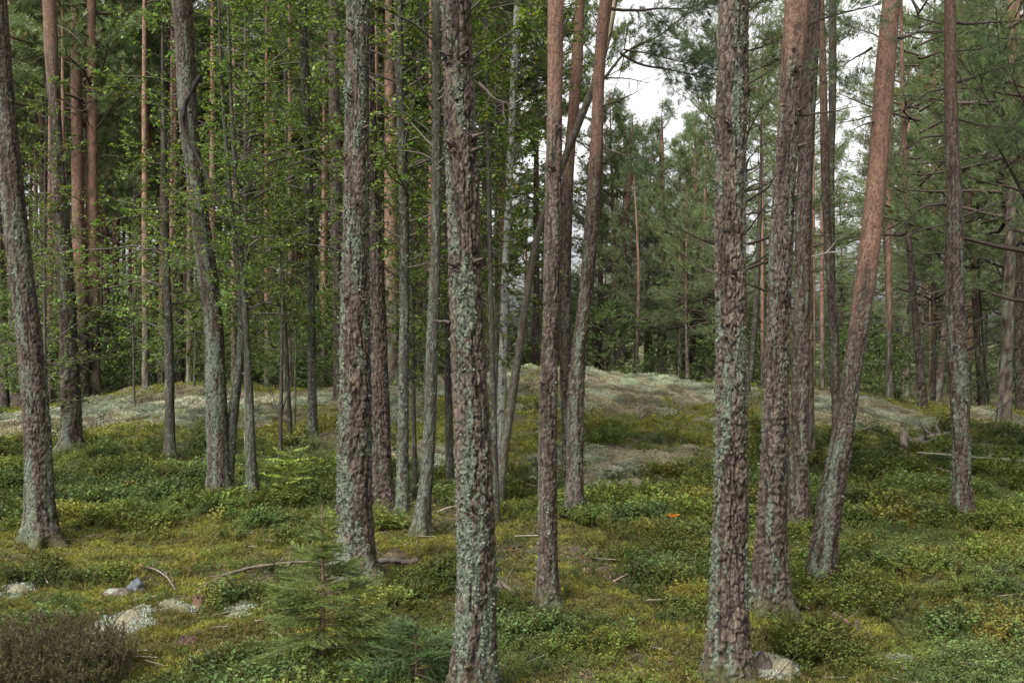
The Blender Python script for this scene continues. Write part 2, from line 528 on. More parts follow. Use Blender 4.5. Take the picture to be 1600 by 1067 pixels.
def lichen_flakes(parent, info, n, seed, size=0.014, zmax=5.0, name='lichen', col=C_LICH, thr=0.3):
    Z, T, rr, ax, ay, lk, disp = info
    g = np.random.default_rng(seed)
    ok = np.nonzero((lk.ravel() > thr) & (Z.ravel() < zmax) & (Z.ravel() > 0.03))[0]
    if len(ok) < 10:
        return
    n = int(n * min(1.0, 2.2 * len(ok) / max(1, ((Z.ravel() < zmax)).sum())))
    pk = g.choice(ok, n)
    z = Z.ravel()[pk] + g.normal(0, .006, n); t = T.ravel()[pk] + g.normal(0, 0.06, n)
    r = rr.ravel()[pk]
    P = np.stack([ax.ravel()[pk] + r * np.cos(t), ay.ravel()[pk] + r * np.sin(t), z], 1)
    out = np.stack([np.cos(t), np.sin(t), np.zeros(n)], 1)
    P = P - out * 0.002
    rnd = unit(g.normal(size=(n, 3)))
    d = unit(out * g.uniform(0.15, 0.9, n)[:, None] + rnd * 0.9)
    M = frame(d, up=unit(out + rnd * 0.3))
    S = size * g.uniform(0.5, 1.5, n)
    C = col * g.uniform(0.45, 1.15, n)[:, None] * (1 + g.normal(0, .05, (n, 3)))
    V, F, C = scatter(FL_V, FL_F, P, M, S, C)
    return mesh_obj(name, V, F, M_LICH, parent, C, smooth=False, kind='stuff')

# ------------------------------------------------------------------ branches
def px(u, v, D):
    return np.array([(u - CU) / FPX * D, D, CAM_H + (CV - v) / FPX * D])

def curve_pts(P, n=12, wob=0.0, g=rng):
    P = np.asarray(P, float)
    t = np.concatenate([[0], np.cumsum(np.linalg.norm(np.diff(P, axis=0), axis=1))])
    q = np.linspace(0, t[-1], n)
    out = np.stack([np.interp(q, t, P[:, i]) for i in range(3)], 1)
    for _ in range(2):
        out[1:-1] = (out[:-2] + 2 * out[1:-1] + out[2:]) / 4
    if wob:
        w = g.normal(0, wob, out.shape); w[0] = 0
        out = out + np.cumsum(w, axis=0) * 0.5
    return out

def dead_branch(parent, pts, r0, base, name='branch', twigs=6, tl=0.25, col=(0.050, 0.040, 0.032), seed=0, needles=0, r1=0.15, lab=None):
    g = np.random.default_rng(seed + 900)
    r0 = r0 * 1.25
    P = curve_pts(np.asarray(pts) - base, 16, r0 * 0.3, g)
    mb = MB()
    rr = np.linspace(r0, r0 * r1, len(P))
    V, F = tube(P, rr, 6)
    cc = np.array(col) * (0.7 + 0.6 * vn(V[:, 0] * 30, V[:, 1] * 30, V[:, 2] * 30, seed))[:, None]
    mb.add(V, F, cc)
    L = np.linalg.norm(P[-1] - P[0])
    tips = []
    for k in range(twigs):
        t = g.uniform(0.25, 0.98)
        i = min(int(t * (len(P) - 1)), len(P) - 2)
        d = unit(P[i + 1] - P[i])
        s_ = unit(np.cross(d, g.normal(size=3)))
        q = unit(d * g.uniform(.3, 1.0) + s_ * g.uniform(.5, 1))
        q2 = unit(q + g.normal(0, .35, 3) + np.array([0, 0, .15]))
        l = tl * g.uniform(.4, 1.2)
        T = np.array([P[i], P[i] + q * l * .5, P[i] + q * l * .5 + q2 * l * .5])
        V, F = tube(T, np.array([r0 * .28, r0 * .2, r0 * .08]), 4)
        mb.add(V, F, np.array(col) * g.uniform(.8, 1.2))
        tips += [(T[1], q), (T[2], q2)]
    if needles:
        tp = np.array([a for a, b in tips for _ in range(needles)]); td = np.array([b for a, b in tips for _ in range(needles)])
        tp = tp + g.normal(0, tl * .18, tp.shape)
        td = unit(td + g.normal(0, .5, td.shape))
        V, F, C = scatter(TUFT_NEAR[0], TUFT_NEAR[1], tp, frame(td, roll=g.uniform(0, 6, len(tp))), g.uniform(.8, 1.2, len(tp)), np.array([0.075, 0.10, 0.05]) * g.uniform(.7, 1.3, (len(tp), 1)))
        mb.add(V, F, C, 1)
    o = mb.build(name, [M_WOOD, M_NEEDLE], parent)
    if lab: o['label'] = lab
    return o

def tuft(n, ln, w, spread, seg, seed):
    g = np.random.default_rng(seed)
    t = g.uniform(0, seg, n)
    a = g.uniform(0, 2 * np.pi, n)
    sp = spread * g.uniform(.6, 1.25, n)
    d = np.stack([np.sin(sp) * np.cos(a), np.cos(sp), np.sin(sp) * np.sin(a)], 1)
    o = np.stack([0 * t, t, 0 * t], 1)
    s_ = unit(np.cross(d, g.normal(size=(n, 3))))
    l = ln * g.uniform(.75, 1.15, n)[:, None]
    V = np.stack([o - s_ * w / 2, o + s_ * w / 2, o + d * l], 1).reshape(-1, 3)
    F = np.arange(n * 3).reshape(-1, 3)
    return V, F

TUFT_NEAR = tuft(26, 0.055, 0.0035, 0.75, 0.07, 1)
TUFT_MID = tuft(12, 0.078, 0.0085, 0.75, 0.09, 2)
TUFT_FAR = tuft(9, 0.10, 0.015, 0.8, 0.12, 3)

def pine_crown(name, z0, z1, nb, Lmax, ntuft, tuftT, seed, shape='young', col=(0.140, 0.175, 0.085), dead=0):
    """boughs in whorls, side twigs, needle tufts; tree base at the origin"""
    g = np.random.default_rng(seed)
    mb = MB()
    A, B, ra, rb, tp, td = [], [], [], [], [], []
    H = z1 - z0
    for b in range(nb):
        f = (b + g.uniform(0, 1)) / nb
        z = z0 + H * f
        if shape == 'young':
            L = Lmax * (1 - f) ** 0.7 * g.uniform(.55, 1.1) + .15
        else:
            L = Lmax * math.sqrt(max(0.05, 1 - (2 * f - .8) ** 2 / 1.5)) * g.uniform(.5, 1.1)
        az = g.uniform(0, 2 * np.pi)
        el = g.uniform(-.1, .35) + .5 * f
        d = np.array([math.cos(az) * math.cos(el), math.sin(az) * math.cos(el), math.sin(el)])
        n = 7
        P = [np.array([0, 0, z])]
        for k in range(n):
            d = unit(d + g.normal(0, .12, 3) + np.array([0, 0, .05]))
            P.append(P[-1] + d * L / n)
        P = np.array(P)
        r0 = 0.008 + 0.011 * L
        V, F = tube(P, np.linspace(r0, .003, n + 1), 4)
        mb.add(V, F, np.array([.060, .045, .034]) * g.uniform(.7, 1.3))
        for k in range(ntuft):
            t = g.uniform(.25, 1) ** .8
            i = min(int(t * n), n - 1)
            p = P[i] + (P[i + 1] - P[i]) * (t * n - i)
            bd = unit(P[i + 1] - P[i])
            side = unit(np.cross(bd, [0, 0, 1.0])) * g.choice([-1, 1])
            q = unit(bd * g.uniform(.4, 1.1) + side * g.uniform(.3, 1) + np.array([0, 0, g.uniform(-.15, .45)]))
            l = L * g.uniform(.10, .34)
            e = p + q * l
            A.append(p); B.append(e); ra.append(.004); rb.append(.002)
            m = 2 + int(l / .12)
            for h in range(m):
                tp.append(p + q * l * (.35 + .65 * (h + g.uniform(0, 1)) / m) + g.normal(0, .05, 3))
                td.append(unit(q + g.normal(0, .55, 3) + np.array([0, 0, .35])))
    V, F = many_tubes(np.array(A), np.array(B), np.array(ra), np.array(rb), 3)
    mb.add(V, F, np.array([.06, .046, .034]))
    for k in range(dead):
        z = g.uniform(max(0.8, z0 - 3), z0 + .5); az = g.uniform(0, 2 * np.pi); L = g.uniform(.3, 1.3)
        P = [np.array([0, 0, z])]; d = np.array([math.cos(az), math.sin(az), g.uniform(-.2, .3)])
        for q_ in range(5):
            d = unit(d + g.normal(0, .2, 3)); P.append(P[-1] + d * L / 5)
        V, F = tube(np.array(P), np.linspace(.012, .003, 6), 4)
        mb.add(V, F, np.array([.050, .040, .032]))
    tp = np.array(tp); td = np.array(td); n = len(tp)
    cc = np.array(col) * g.uniform(.65, 1.35, (n, 1)) * (1 + g.normal(0, .06, (n, 3)))
    brown = g.uniform(size=n) < .025
    cc[brown] = (.16, .09, .04)
    V, F, C = scatter(tuftT[0], tuftT[1], tp, frame(td, roll=g.uniform(0, 6, n)), g.uniform(.8, 1.25, n), cc)
    mb.add(V, F, C, 1)
    print(name, 'tufts', n, 'tris', len(F))
    return mb.build(name, [M_WOOD, M_NEEDLE])

def spruce_crown(name, H, Rb, nb, dens, w, seed, col=(0.042, 0.068, 0.030), ln=0.03, z0=0.3, nd=1.0):
    g = np.random.default_rng(seed)
    mb = MB()
    A, B, = [], []
    for b in range(nb):
        f = (b + g.uniform(0, .8)) / nb
        z = z0 + (H - z0) * f
        L = Rb * (1 - f) ** .85 * g.uniform(.7, 1.1) + .03 * Rb
        az = g.uniform(0, 2 * np.pi)
        d = np.array([math.cos(az), math.sin(az), .1 + .6 * f])
        n = 6
        P = [np.array([0, 0, z])]
        for k in range(n):
            d = unit(d + np.array([0, 0, -.10 if k < 3 else .07]) + g.normal(0, .05, 3))
            P.append(P[-1] + d * L / n)
        P = np.array(P)
        V, F = tube(P, np.linspace(.002 + .007 * L, .0012, n + 1), 4)
        mb.add(V, F, np.array([.07, .055, .035]))
        m = max(3, int(L * dens))
        for k in range(m):
            t = .1 + .9 * (k + .5) / m
            i = min(int(t * n), n - 1)
            p = P[i] + (P[i + 1] - P[i]) * (t * n - i)
            bd = unit(P[i + 1] - P[i])
            side = unit(np.cross(bd, [0, 0, 1.0]))
            for s_ in (-1, 1):
                q = unit(bd * .8 + side * s_ * g.uniform(.7, 1.1) + np.array([0, 0, g.uniform(-.35, .05)]))
                l = min(L * .45, .5) * (1.15 - t) * g.uniform(.7, 1.2) + .04
                A.append(p); B.append(p + q * l)
        for q_ in range(1, 6):
            A.append(P[q_]); B.append(P[q_ + 1])
    A = np.array(A); B = np.array(B)
    V, F = many_tubes(A, B, w * .35, w * .25, 3)
    mb.add(V, F, np.array([.10, .07, .04]))
    Ls = np.linalg.norm(B - A, axis=1)
    cnt = np.maximum(4, (Ls / (ln * .28) * nd).astype(int))
    idx = np.repeat(np.arange(len(A)), cnt)
    n = len(idx)
    t = g.uniform(0, 1.03, n)[:, None]
    o = A[idx] + (B - A)[idx] * t
    bd = unit((B - A)[idx])
    r = unit(np.cross(bd, g.normal(size=(n, 3))))
    r[:, 2] = np.abs(r[:, 2]) * .5 + r[:, 2] * .5
    d = unit(bd * .9 + r * .8)
    s_ = unit(np.cross(d, g.normal(size=(n, 3)))) * w / 2
    l = ln * g.uniform(.7, 1.2, n)[:, None]
    V = np.stack([o - s_, o + s_, o + d * l], 1).reshape(-1, 3)
    cc = np.repeat(np.array(col) * g.uniform(.7, 1.3, (len(A), 1)), cnt, axis=0) * g.uniform(.8, 1.2, (n, 1))
    mb.add(V, np.arange(n * 3).reshape(-1, 3), np.repeat(cc, 3, axis=0), 1)
    print(name, 'needles', n)
    return mb.build(name, [M_WOOD, M_NEEDLE])

LEAF_V = np.array([(0, 0, 0), (-.30, .38, .10), (-.22, .72, .08), (0, 1, -.04), (.22, .72, .08), (.30, .38, .10), (0, .5, 0)], float)
LEAF_F = np.array([(0, 6, 1), (1, 6, 2), (2, 6, 3), (3, 6, 4), (4, 6, 5), (5, 6, 0)])
LEAF2_V = np.array([(0, 0, 0), (-.33, .5, .12), (0, 1, -.05), (.33, .5, .12)], float)
LEAF2_F = np.array([(0, 2, 1), (0, 3, 2)])

def leafy_crown(name, z0, z1, nb, Lmax, per, size, seed, col=(0.112, 0.152, 0.036), up=.55, shape='cone'):
    g = np.random.default_rng(seed)
    mb = MB()
    A, B, lp, ld = [], [], [], []
    for b in range(nb):
        f = (b + g.uniform(0, 1)) / nb
        z = z0 + (z1 - z0) * f
        prof = (1 - f) ** .6 * (.5 + .5 * min(1, f * 4)) if shape == 'cone' else math.sin(math.pi * min(1, .15 + f * .85)) ** .7
        L = Lmax * prof * g.uniform(.5, 1.1) + .15
        az = g.uniform(0, 2 * np.pi)
        d = unit(np.array([math.cos(az), math.sin(az), up * g.uniform(.4, 1.4)]))
        n = 7
        P = [np.array([g.normal(0, .02), g.normal(0, .02), z])]
        for k in range(n):
            d = unit(d + g.normal(0, .16, 3) + np.array([0, 0, -.05]))
            P.append(P[-1] + d * L / n)
        P = np.array(P)
        V, F = tube(P, np.linspace(.004 + .006 * L, .0015, n + 1), 4)
        mb.add(V, F, np.array([.085, .075, .06]))
        nt_ = max(4, int(L * 9))
        for k in range(nt_):
            t = g.uniform(.2, 1)
            i = min(int(t * n), n - 1)
            p = P[i] + (P[i + 1] - P[i]) * (t * n - i)
            bd = unit(P[i + 1] - P[i])
            q = unit(bd * .7 + unit(np.cross(bd, g.normal(size=3))) * g.uniform(.4, 1) + np.array([0, 0, g.uniform(-.3, .3)]))
            l = g.uniform(.1, .38) * (.4 + .4 * L)
            A.append(p); B.append(p + q * l)
            for h in range(per):
                s_ = (h + g.uniform(.2, 1)) / per
                lp.append(p + q * l * s_)
                ld.append(unit(q * .5 + unit(np.cross(q, g.normal(size=3))) * .9 + np.array([0, 0, -.15])))
    V, F = many_tubes(np.array(A), np.array(B), .0045, .0018, 3)
    mb.add(V, F, np.array([.05, .042, .032]))
    lp = np.array(lp); ld = np.array(ld); n = len(lp)
    ld[:, 2] *= .6
    M = frame(ld, roll=g.normal(0, .55, n))
    cc = np.array(col) * g.uniform(.4, 1.45, (n, 1)) * (1 + g.normal(0, .08, (n, 3)))
    yel = g.uniform(size=n) < .03
    cc[yel] = np.array([.30, .24, .04]) * g.uniform(.6, 1.1, (yel.sum(), 1))
    V, F, C = scatter(LEAF2_V, LEAF2_F, lp, M, size * g.uniform(.6, 1.25, n), cc)
    mb.add(V, F, C, 1)
    print(name, 'leaves', n)
    return mb.build(name, [M_WOOD, M_LEAF])

# crown prototypes: the first tree of each kind takes the prototype itself, later ones copies sharing its mesh
class Proto:
    def __init__(s, o):
        s.o, s.used = o, False
    def take(s, parent, loc=(0, 0, 0), rz=0.0, scale=(1, 1, 1)):
        o = s.o if not s.used else link_copy(s.o)
        s.used = True
        o.parent = parent
        o.location = loc
        o.rotation_euler = (0, 0, rz)
        o.scale = scale
        return o

HIGH = [Proto(pine_crown('crown', 0.0, 4.6, 30, 1.7, 18, TUFT_MID, 100 + i, 'round')) for i in range(2)]
YOUNG = [Proto(pine_crown('crown', 1.8 + i * .6, 9.5, 58, 2.1, 20, TUFT_MID, 110 + i, 'young', dead=8)) for i in range(3)]
FARP = [Proto(pine_crown('crown', 4.2 + i * 1.2, 12.5, 50, 2.1, 26, TUFT_FAR, 120 + i, 'round' if i else 'young', dead=14)) for i in range(3)]
HIGH2 = [Proto(pine_crown('crown', 8.6, 12.6, 20, 1.5, 14, TUFT_FAR, 170, 'round', dead=10))]
SPR = [Proto(spruce_crown('crown', 12.0, 2.3, 120, 8, .030, 130 + i, ln=.085, col=(.072, .105, .044))) for i in range(2)]
LEAFY = [Proto(leafy_crown('crown', .8 + .3 * i, 6.6, 66, 1.75, 12, .050, 140 + i)) for i in range(3)]
BUSHY = [Proto(leafy_crown('crown', .15, 2.2, 44, 1.1, 14, .06, 150 + i, up=.9, shape='round', col=(0.09, 0.13, 0.04))) for i in range(2)]

# ------------------------------------------------------------------ trees whose trunks the photograph shows one by one
def axis_from(pts, D, base, H):
    """pts: (u, v, width) in photograph pixels, from top to foot"""
    p = np.array(sorted(pts, key=lambda q: -q[1]), float)
    x = (p[:, 0] - CU) / FPX * D - base[0]
    z = CAM_H + (CV - p[:, 1]) / FPX * D - base[2]
    r = p[:, 2] / 2 / FPX * D
    zi = np.arange(-.3, H + .5, .08)
    sl = (x[-1] - x[-2]) / max(z[-1] - z[-2], .1) if len(x) > 1 else 0
    xi = np.interp(zi, z, x)
    up = zi > z[-1]
    dz = zi[up] - z[-1]
    xi[up] = x[-1] + sl * 2.0 * (1 - np.exp(-dz / 2.0))
    ri = np.interp(zi, z, r)
    rt = r[-1]
    ri[up] = rt * np.clip(1 - dz / max(H - z[-1], .5), .12, 1)
    k = np.ones(9) / 9
    xi = np.convolve(np.pad(xi, 4, mode='edge'), k, 'valid')
    g = np.random.default_rng(int(abs(pts[0][0])) + 5)
    yi = np.cumsum(g.normal(0, .006, len(zi))); yi = np.convolve(np.pad(yi, 4, mode='edge'), k, 'valid'); yi = (yi - yi[3]) * .6
    return (lambda Z: (np.interp(Z, zi, xi), np.interp(Z, zi, yi))), (lambda Z: np.interp(Z, zi, ri))

def tree(name, label, pts, D=None, H=14, cat='pine tree', style='pine', tone=(.034, .029, .022), red=(9, 10), lich=.4, plate=.035, rough=1.0, crown=None, cz=None, cs=1.0, flakes=0, detail=None, stubs=(), branches=(), seed=None, flare=.34, group=None, fsize=.014, fz=5.0):
    foot = max(pts, key=lambda q: q[1])
    if D is None:
        bx, by = ground_at(foot[0], foot[1])
    else:
        by = D; bx = (foot[0] - CU) / FPX * D
    bz = float(height(bx, by))
    base = np.array([bx, by, bz])
    seed = seed if seed is not None else int(foot[0])
    root = empty(name, base, label, cat, group)
    ax, rad_ = axis_from(pts, by, base, H)
    top_frame = CAM_H + CV / FPX * by - bz + .3
    rm = foot[2] / 2 / FPX * by
    if detail is None:
        detail = by / FPX * 1600 / 1024 * 1.25
        detail = max(detail, .006)
    seg = int(np.clip(2 * np.pi * rm / detail, 12, 130))
    o, info = trunk_mesh('trunk', ax, rad_, -.12, H, detail * 1.15, seg, root, seed, red, lich, plate, rough, style, flare=flare, z_fine=min(H, top_frame), tone=tone)
    if flakes:
        lichen_flakes(o, info, flakes, seed, fsize, fz)
    if crown is not None:
        if cz is None: cz = H * .62
        cx_, cy_ = ax(np.array([cz + 1.0]))
        crown.take(root, (float(cx_[0]), float(cy_[0]), cz), seed * 1.7 % 6.28, (cs, cs, cs))
    for i, (u, v, l, sx) in enumerate(stubs):
        p = px(u, v, by) - base
        x_, y_ = ax(np.array([p[2]])); r_ = float(rad_(np.array([p[2]]))[0])
        a0 = math.acos(np.clip((p[0] - x_[0]) / max(r_, 1e-3), -1, 1))
        out = np.array([math.cos(a0), -math.sin(a0), 0])
        p0 = np.array([x_[0], y_[0], p[2]]) + out * r_ * .7
        P = [p0, p0 + out * (l * .5 + r_ * .3) + np.array([0, 0, .01]), p0 + out * (l + r_ * .3) + np.array([sx * .02, 0, .02])]
        V, F = tube(curve_pts(P, 5), np.array([.017, .012, .009, .007, .004]), 7)
        V = V + (np.random.default_rng(i).normal(0, .0022, V.shape))
        mesh_obj('branch_stub', V, F, M_WOOD, root, np.array([.06, .045, .038]) * np.ones((len(V), 1)))
        # swollen knot round the stub
        g = np.random.default_rng(seed + i)
        n = 22
        aa = g.uniform(0, 6.28, n); rr_ = g.uniform(.006, .026, n)
        tx = np.array([-out[1], out[0], 0])
        Pk = p0 + out * (r_ * .31) + tx * (np.cos(aa) * rr_)[:, None] + np.array([0, 0, 1]) * (np.sin(aa) * rr_)[:, None]
        dk = unit(tx * np.cos(aa)[:, None] + np.array([0, 0, 1]) * np.sin(aa)[:, None] + out * g.uniform(.4, 1, (n, 1)))
        V, F, C = scatter(FL_V, FL_F, Pk, frame(dk), g.uniform(.008, .016, n), np.array([.07, .05, .04]) * g.uniform(.5, 1.2, (n, 1)))
        mesh_obj('knot', V, F, M_WOOD, root, C, smooth=False, kind='stuff')
    for i, br in enumerate(branches):
        pts_, r_, tw = br[0], br[1], br[2]
        kw = br[3] if len(br) > 3 else {}
        g = np.random.default_rng(seed * 3 + i)
        dy = kw.pop('dy', g.uniform(-.35, .35))
        m = len(pts_)
        W = [px(u, v, by) + np.array([0, dy * k / max(1, m - 1), 0]) for k, (u, v) in enumerate(pts_)]
        # keep the picture place while the bough leaves the picture plane
        W = [np.array([(pts_[k][0] - CU) / FPX * W[k][1], W[k][1], CAM_H + (CV - pts_[k][1]) / FPX * W[k][1]]) for k in range(m)]
        dead_branch(root, W, r_, base, twigs=tw, seed=seed + i * 13, **kw)
    return root

OLD = dict(rough=1.15)
tree('pine_tree', 'thick pine trunk cut by the left picture edge, leaning left towards its top', [(-2,0,32),(7,112,32),(16,225,34),(31,375,36),(46,500,36),(56,612,40),(60,725,41),(63,800,44),(64,850,50)],
     H=15, lich=.52, flakes=2600, crown=HIGH[0], cz=9, red=(5.6, 7), branches=[([(14,335),(4,320),(-6,300)],.012,1), ([(20,390),(8,370),(-5,365)],.012,1)], fsize=.012, plate=.03)
tree('pine_tree', 'pine with grey bark reddening upwards, second trunk from the left picture edge', [(77,0,22),(81,112,19),(88,187,17),(91,262,20),(98,375,26),(104,425,24),(110,575,28),(112,687,30),(112,704,34)],
     H=15, lich=.5, red=(4.6, 6.2), flakes=900, crown=HIGH[1], cz=9, branches=[([(88,150),(130,178),(165,140)],.010,4),([(88,40),(110,50),(135,75)],.010,3)], fsize=.016)
tree('pine_tree', 'pine with a long dark scarred dead branch hanging along its trunk', [(285,0,30),(291,112,30),(293,187,29),(308,300,25),(316,375,30),(328,450,30),(333,500,29),(338,612,33),(341,725,32),(343,790,40)],
     H=13, lich=.62, flakes=1800, crown=HIGH[0], cz=8, rough=.8, plate=.028, red=(6, 8), fsize=.014,
     branches=[([(312,120),(296,150),(281,185),(292,215),(312,250),(330,285),(345,318)],.024,3,dict(dy=-.45,r1=.35,col=(.022,.017,.014),lab='dark scarred dead branch hanging against the trunk')),
               ([(276,50),(268,45),(258,20)],.010,2)])
tree('pine_tree', 'stout pine with lichen crusted bark left of centre, spruce sapling before its foot', [(559,0,37),(558,112,37),(557,187,38),(557,300,41),(555,400,42),(554,500,46),(556,612,52),(554,725,54),(554,800,54),(556,880,58),(558,900,64)],
     H=15, lich=.66, flakes=6000, crown=HIGH[1], cz=8.5, rough=1.2, plate=.032, red=(6, 8), fsize=.013,
     stubs=[(553,58,.05,-1),(550,155,.04,0),(570,205,.04,1),(542,250,.03,-1),(560,325,.03,0),(545,470,.02,0),(568,472,.03,1)],
     branches=[([(575,118),(600,135),(622,128)],.008,3),([(578,125),(590,120),(596,108)],.006,2)])
tree('pine_tree', 'brown pine trunk half hidden behind the stout lichen crusted pine', [(570,0,26),(576,187,26),(578,300,28),(584,375,29),(588,500,30),(592,612,32),(594,725,36),(594,800,42)],
     H=15, lich=.2, flakes=500, crown=HIGH[0], cz=8.5, rough=1.3, plate=.03, red=(6,8))
tree('pine_tree', 'dark red brown pine trunk rising just left of the stout lichen crusted pine', [(521,0,18),(522,112,17),(523,200,18),(526,320,19),(532,600,20)], D=17.5, H=15, lich=.15, crown=HIGH[1], cz=9, red=(8,11))
tree('pine_tree', 'nearest pine, large mottled trunk crossing the whole picture left of its middle', [(712,0,47),(714,112,46),(721,225,50),(725,375,50),(728,500,51),(734,612,55),(739,725,58),(744,800,58),(743,900,60),(742,1000,62),(739,1067,64),(738,1110,70)],
     D=4.62, H=14, lich=.52, flakes=9000, crown=HIGH[0], cz=8.5, rough=1.15, plate=.03, red=(7,9), fsize=.0095,
     stubs=[(700,92,.03,-1),(722,92,.04,1),(707,230,.03,-1),(738,218,.05,1),(738,240,.04,1),(712,418,.03,-1),(742,412,.035,1),(740,795,.02,0)],
     branches=[([(748,130),(770,155),(800,165)],.007,2),([(704,505),(692,503),(676,502)],.007,0,dict(r1=.6)),([(751,600),(758,640),(759,655)],.006,0,dict(r1=.5))])
tree('pine_tree', 'slim pine right of the picture middle, rough brown below and reddish above', [(868,0,24),(867,112,23),(866,225,25),(863,375,27),(861,500,25),(857,612,28),(855,725,29),(855,850,29),(857,948,33)],
     H=13, lich=.22, flakes=900, crown=HIGH[1], cz=8, rough=.9, plate=.022, red=(2.6,3.6),
     stubs=[(862,268,.03,-1),(872,205,.02,1),(850,600,.02,-1)])
tree('pine_tree', 'reddish pine trunk between the two slim pines right of the picture middle', [(906,0,15),(901,112,18),(895,187,16),(888,262,18),(884,375,19),(882,462,19),(884,575,19),(889,700,20),(890,722,22)],
     D=12.2, H=14, lich=.2, crown=HIGH[0], cz=8.5, plate=.028, red=(3.2,4.2))
tree('pine_tree', 'slim pine red above and grey lichened at its foot, with living boughs to the right', [(947,0,20),(935,112,18),(935,187,19),(930,262,22),(924,375,23),(915,462,21),(905,537,22),(899,612,28),(899,725,25),(896,810,31)],
     H=14, lich=.45, flakes=1500, crown=HIGH[1], cz=8.5, rough=.9, plate=.026, red=(2.9,3.9),
     branches=[([(940,128),(958,105),(975,80),(1000,70),(1025,60),(1050,40),(1075,18),(1092,-10)],.013,14,dict(needles=9,tl=.3)),
               ([(953,14),(975,17),(1000,17),(1030,12),(1072,13),(1110,0)],.014,12,dict(needles=9,tl=.3)),
               ([(970,84),(985,92),(1000,103),(1040,110),(1075,118),(1115,127)],.012,16,dict(needles=9,tl=.3)),
               ([(975,78),(1030,85),(1060,96),(1100,100)],.008,14,dict(needles=9,tl=.28)),
               ([(944,122),(985,124),(1020,131)],.007,6),([(942,166),(975,155),(1005,138)],.009,5),([(942,230),(975,243),(1030,250)],.009,7,dict(needles=6)),
               ([(975,78),(980,50),(983,20)],.006,4),([(975,85),(970,115),(960,140)],.006,5)])
tree('pine_tree', 'large rough pine trunk crossing the picture right of the middle, charred stump at its foot', [(1145,0,46),(1143,112,47),(1139,225,47),(1138,375,48),(1140,500,46),(1141,612,48),(1142,725,50),(1143,800,52),(1141,900,56),(1138,1000,62),(1137,1062,68)],
     H=15, lich=.44, flakes=6500, crown=HIGH[0], cz=8.5, rough=1.35, plate=.034, red=(3.6,6.5), fsize=.010,
     stubs=[(1133,205,.03,-1),(1165,145,.02,1),(1138,430,.02,0)],
     branches=[([(1161,270),(1180,262),(1205,245)],.006,4),([(1161,300),(1185,285),(1215,290)],.006,4)])
tree('pine_tree', 'rough pine reddening at its top, left one of the close pair on the right', [(1245,0,38),(1237,112,37),(1231,225,34),(1224,300,34),(1220,375,37),(1217,462,35),(1213,575,36),(1210,725,42),(1206,850,48),(1203,958,56)],
     H=15, lich=.36, flakes=3000, crown=HIGH[1], cz=8.5, rough=1.35, plate=.03, red=(2.9,4.0), fsize=.012,
     stubs=[(1236,118,.03,0),(1242,178,.05,0),(1245,232,.04,1),(1236,310,.05,1)],
     branches=[([(1250,55),(1262,38),(1310,22),(1382,4)],.010,10,dict(needles=4)),([(1250,180),(1300,174),(1345,163)],.008,6),([(1236,233),(1265,230),(1268,222)],.006,1)])
tree('pine_tree', 'straight pine standing right behind the rough one, right of the close pair', [(1271,0,20),(1265,112,23),(1259,225,24),(1254,375,25),(1253,462,25),(1250,612,27),(1248,725,29),(1248,832,33)],
     H=15, lich=.25, flakes=900, crown=HIGH[0], cz=8.5, rough=1.0, plate=.026, red=(7,9),
     branches=[([(1241,404),(1270,401),(1306,394)],.012,3,dict(col=(.2,.19,.16))),([(1266,511),(1280,510),(1296,507)],.007,2),([(1266,531),(1282,530),(1296,523)],.006,2),([(1262,584),(1280,578),(1302,573)],.008,2),([(1262,460),(1280,455),(1297,448)],.005,2)])
tree('pine_tree', 'thin dark pine trunk seen between the close pair and the leaning pine', [(1284,0,10),(1286,112,11),(1289,262,14),(1294,375,13),(1301,462,15),(1306,575,15),(1309,700,16)], D=11.8, H=13, lich=.3, crown=HIGH[1], cz=8, plate=.025, red=(3.2,5.5),
     branches=[([(1292,420),(1275,422),(1262,430)],.006,2),([(1300,460),(1285,462),(1268,475)],.006,2)])
tree('pine_tree', 'leaning pine with smooth reddish bark, foot left and top right', [(1395,0,27),(1386,112,31),(1376,225,30),(1369,300,30),(1362,375,32),(1352,462,31),(1339,537,31),(1330,612,30),(1318,687,34),(1309,725,36),(1296,800,38),(1284,880,40),(1279,922,44)],
     H=13, lich=.34, flakes=1300, crown=HIGH[0], cz=8.5, rough=.75, plate=.022, red=(1.5,2.4), fsize=.011,
     branches=[([(1404,60),(1440,48),(1474,52)],.009,4),([(1368,190),(1345,196),(1325,205)],.007,3),([(1362,75),(1340,88),(1312,106)],.008,5,dict(needles=4))])
BR = [([(1473,50),(1435,50),(1404,64),(1385,80)],.012,6),([(1472,38),(1440,30),(1408,22)],.008,5),([(1489,36),(1540,36),(1610,28)],.014,8),([(1491,130),(1540,112),(1610,86)],.013,10,dict(needles=4)),
      ([(1474,139),(1450,143),(1425,160),(1400,182)],.011,7),([(1475,212),(1440,214),(1415,232),(1388,247)],.011,6),([(1475,252),(1420,258),(1385,253)],.007,5),([(1492,185),(1530,195),(1610,201)],.010,10,dict(needles=4)),
      ([(1477,318),(1440,322),(1415,346),(1378,388)],.012,8),([(1480,350),(1430,362),(1385,387)],.007,4),([(1502,340),(1540,325),(1610,296)],.010,8),([(1480,395),(1430,398),(1390,394)],.008,5),
      ([(1480,453),(1430,466),(1368,472)],.009,7),([(1481,500),(1450,508),(1405,530)],.009,6),([(1494,110),(1520,150),(1560,170)],.007,6),([(1508,500),(1525,505),(1540,495)],.006,3),([(1490,255),(1530,240),(1590,262)],.007,6),
      ([(1482,430),(1440,440),(1410,452)],.006,5),([(1485,565),(1462,567),(1440,560)],.006,3),([(1478,180),(1455,178),(1430,195)],.006,5),([(1492,80),(1530,78),(1570,60)],.008,8,dict(needles=4))]
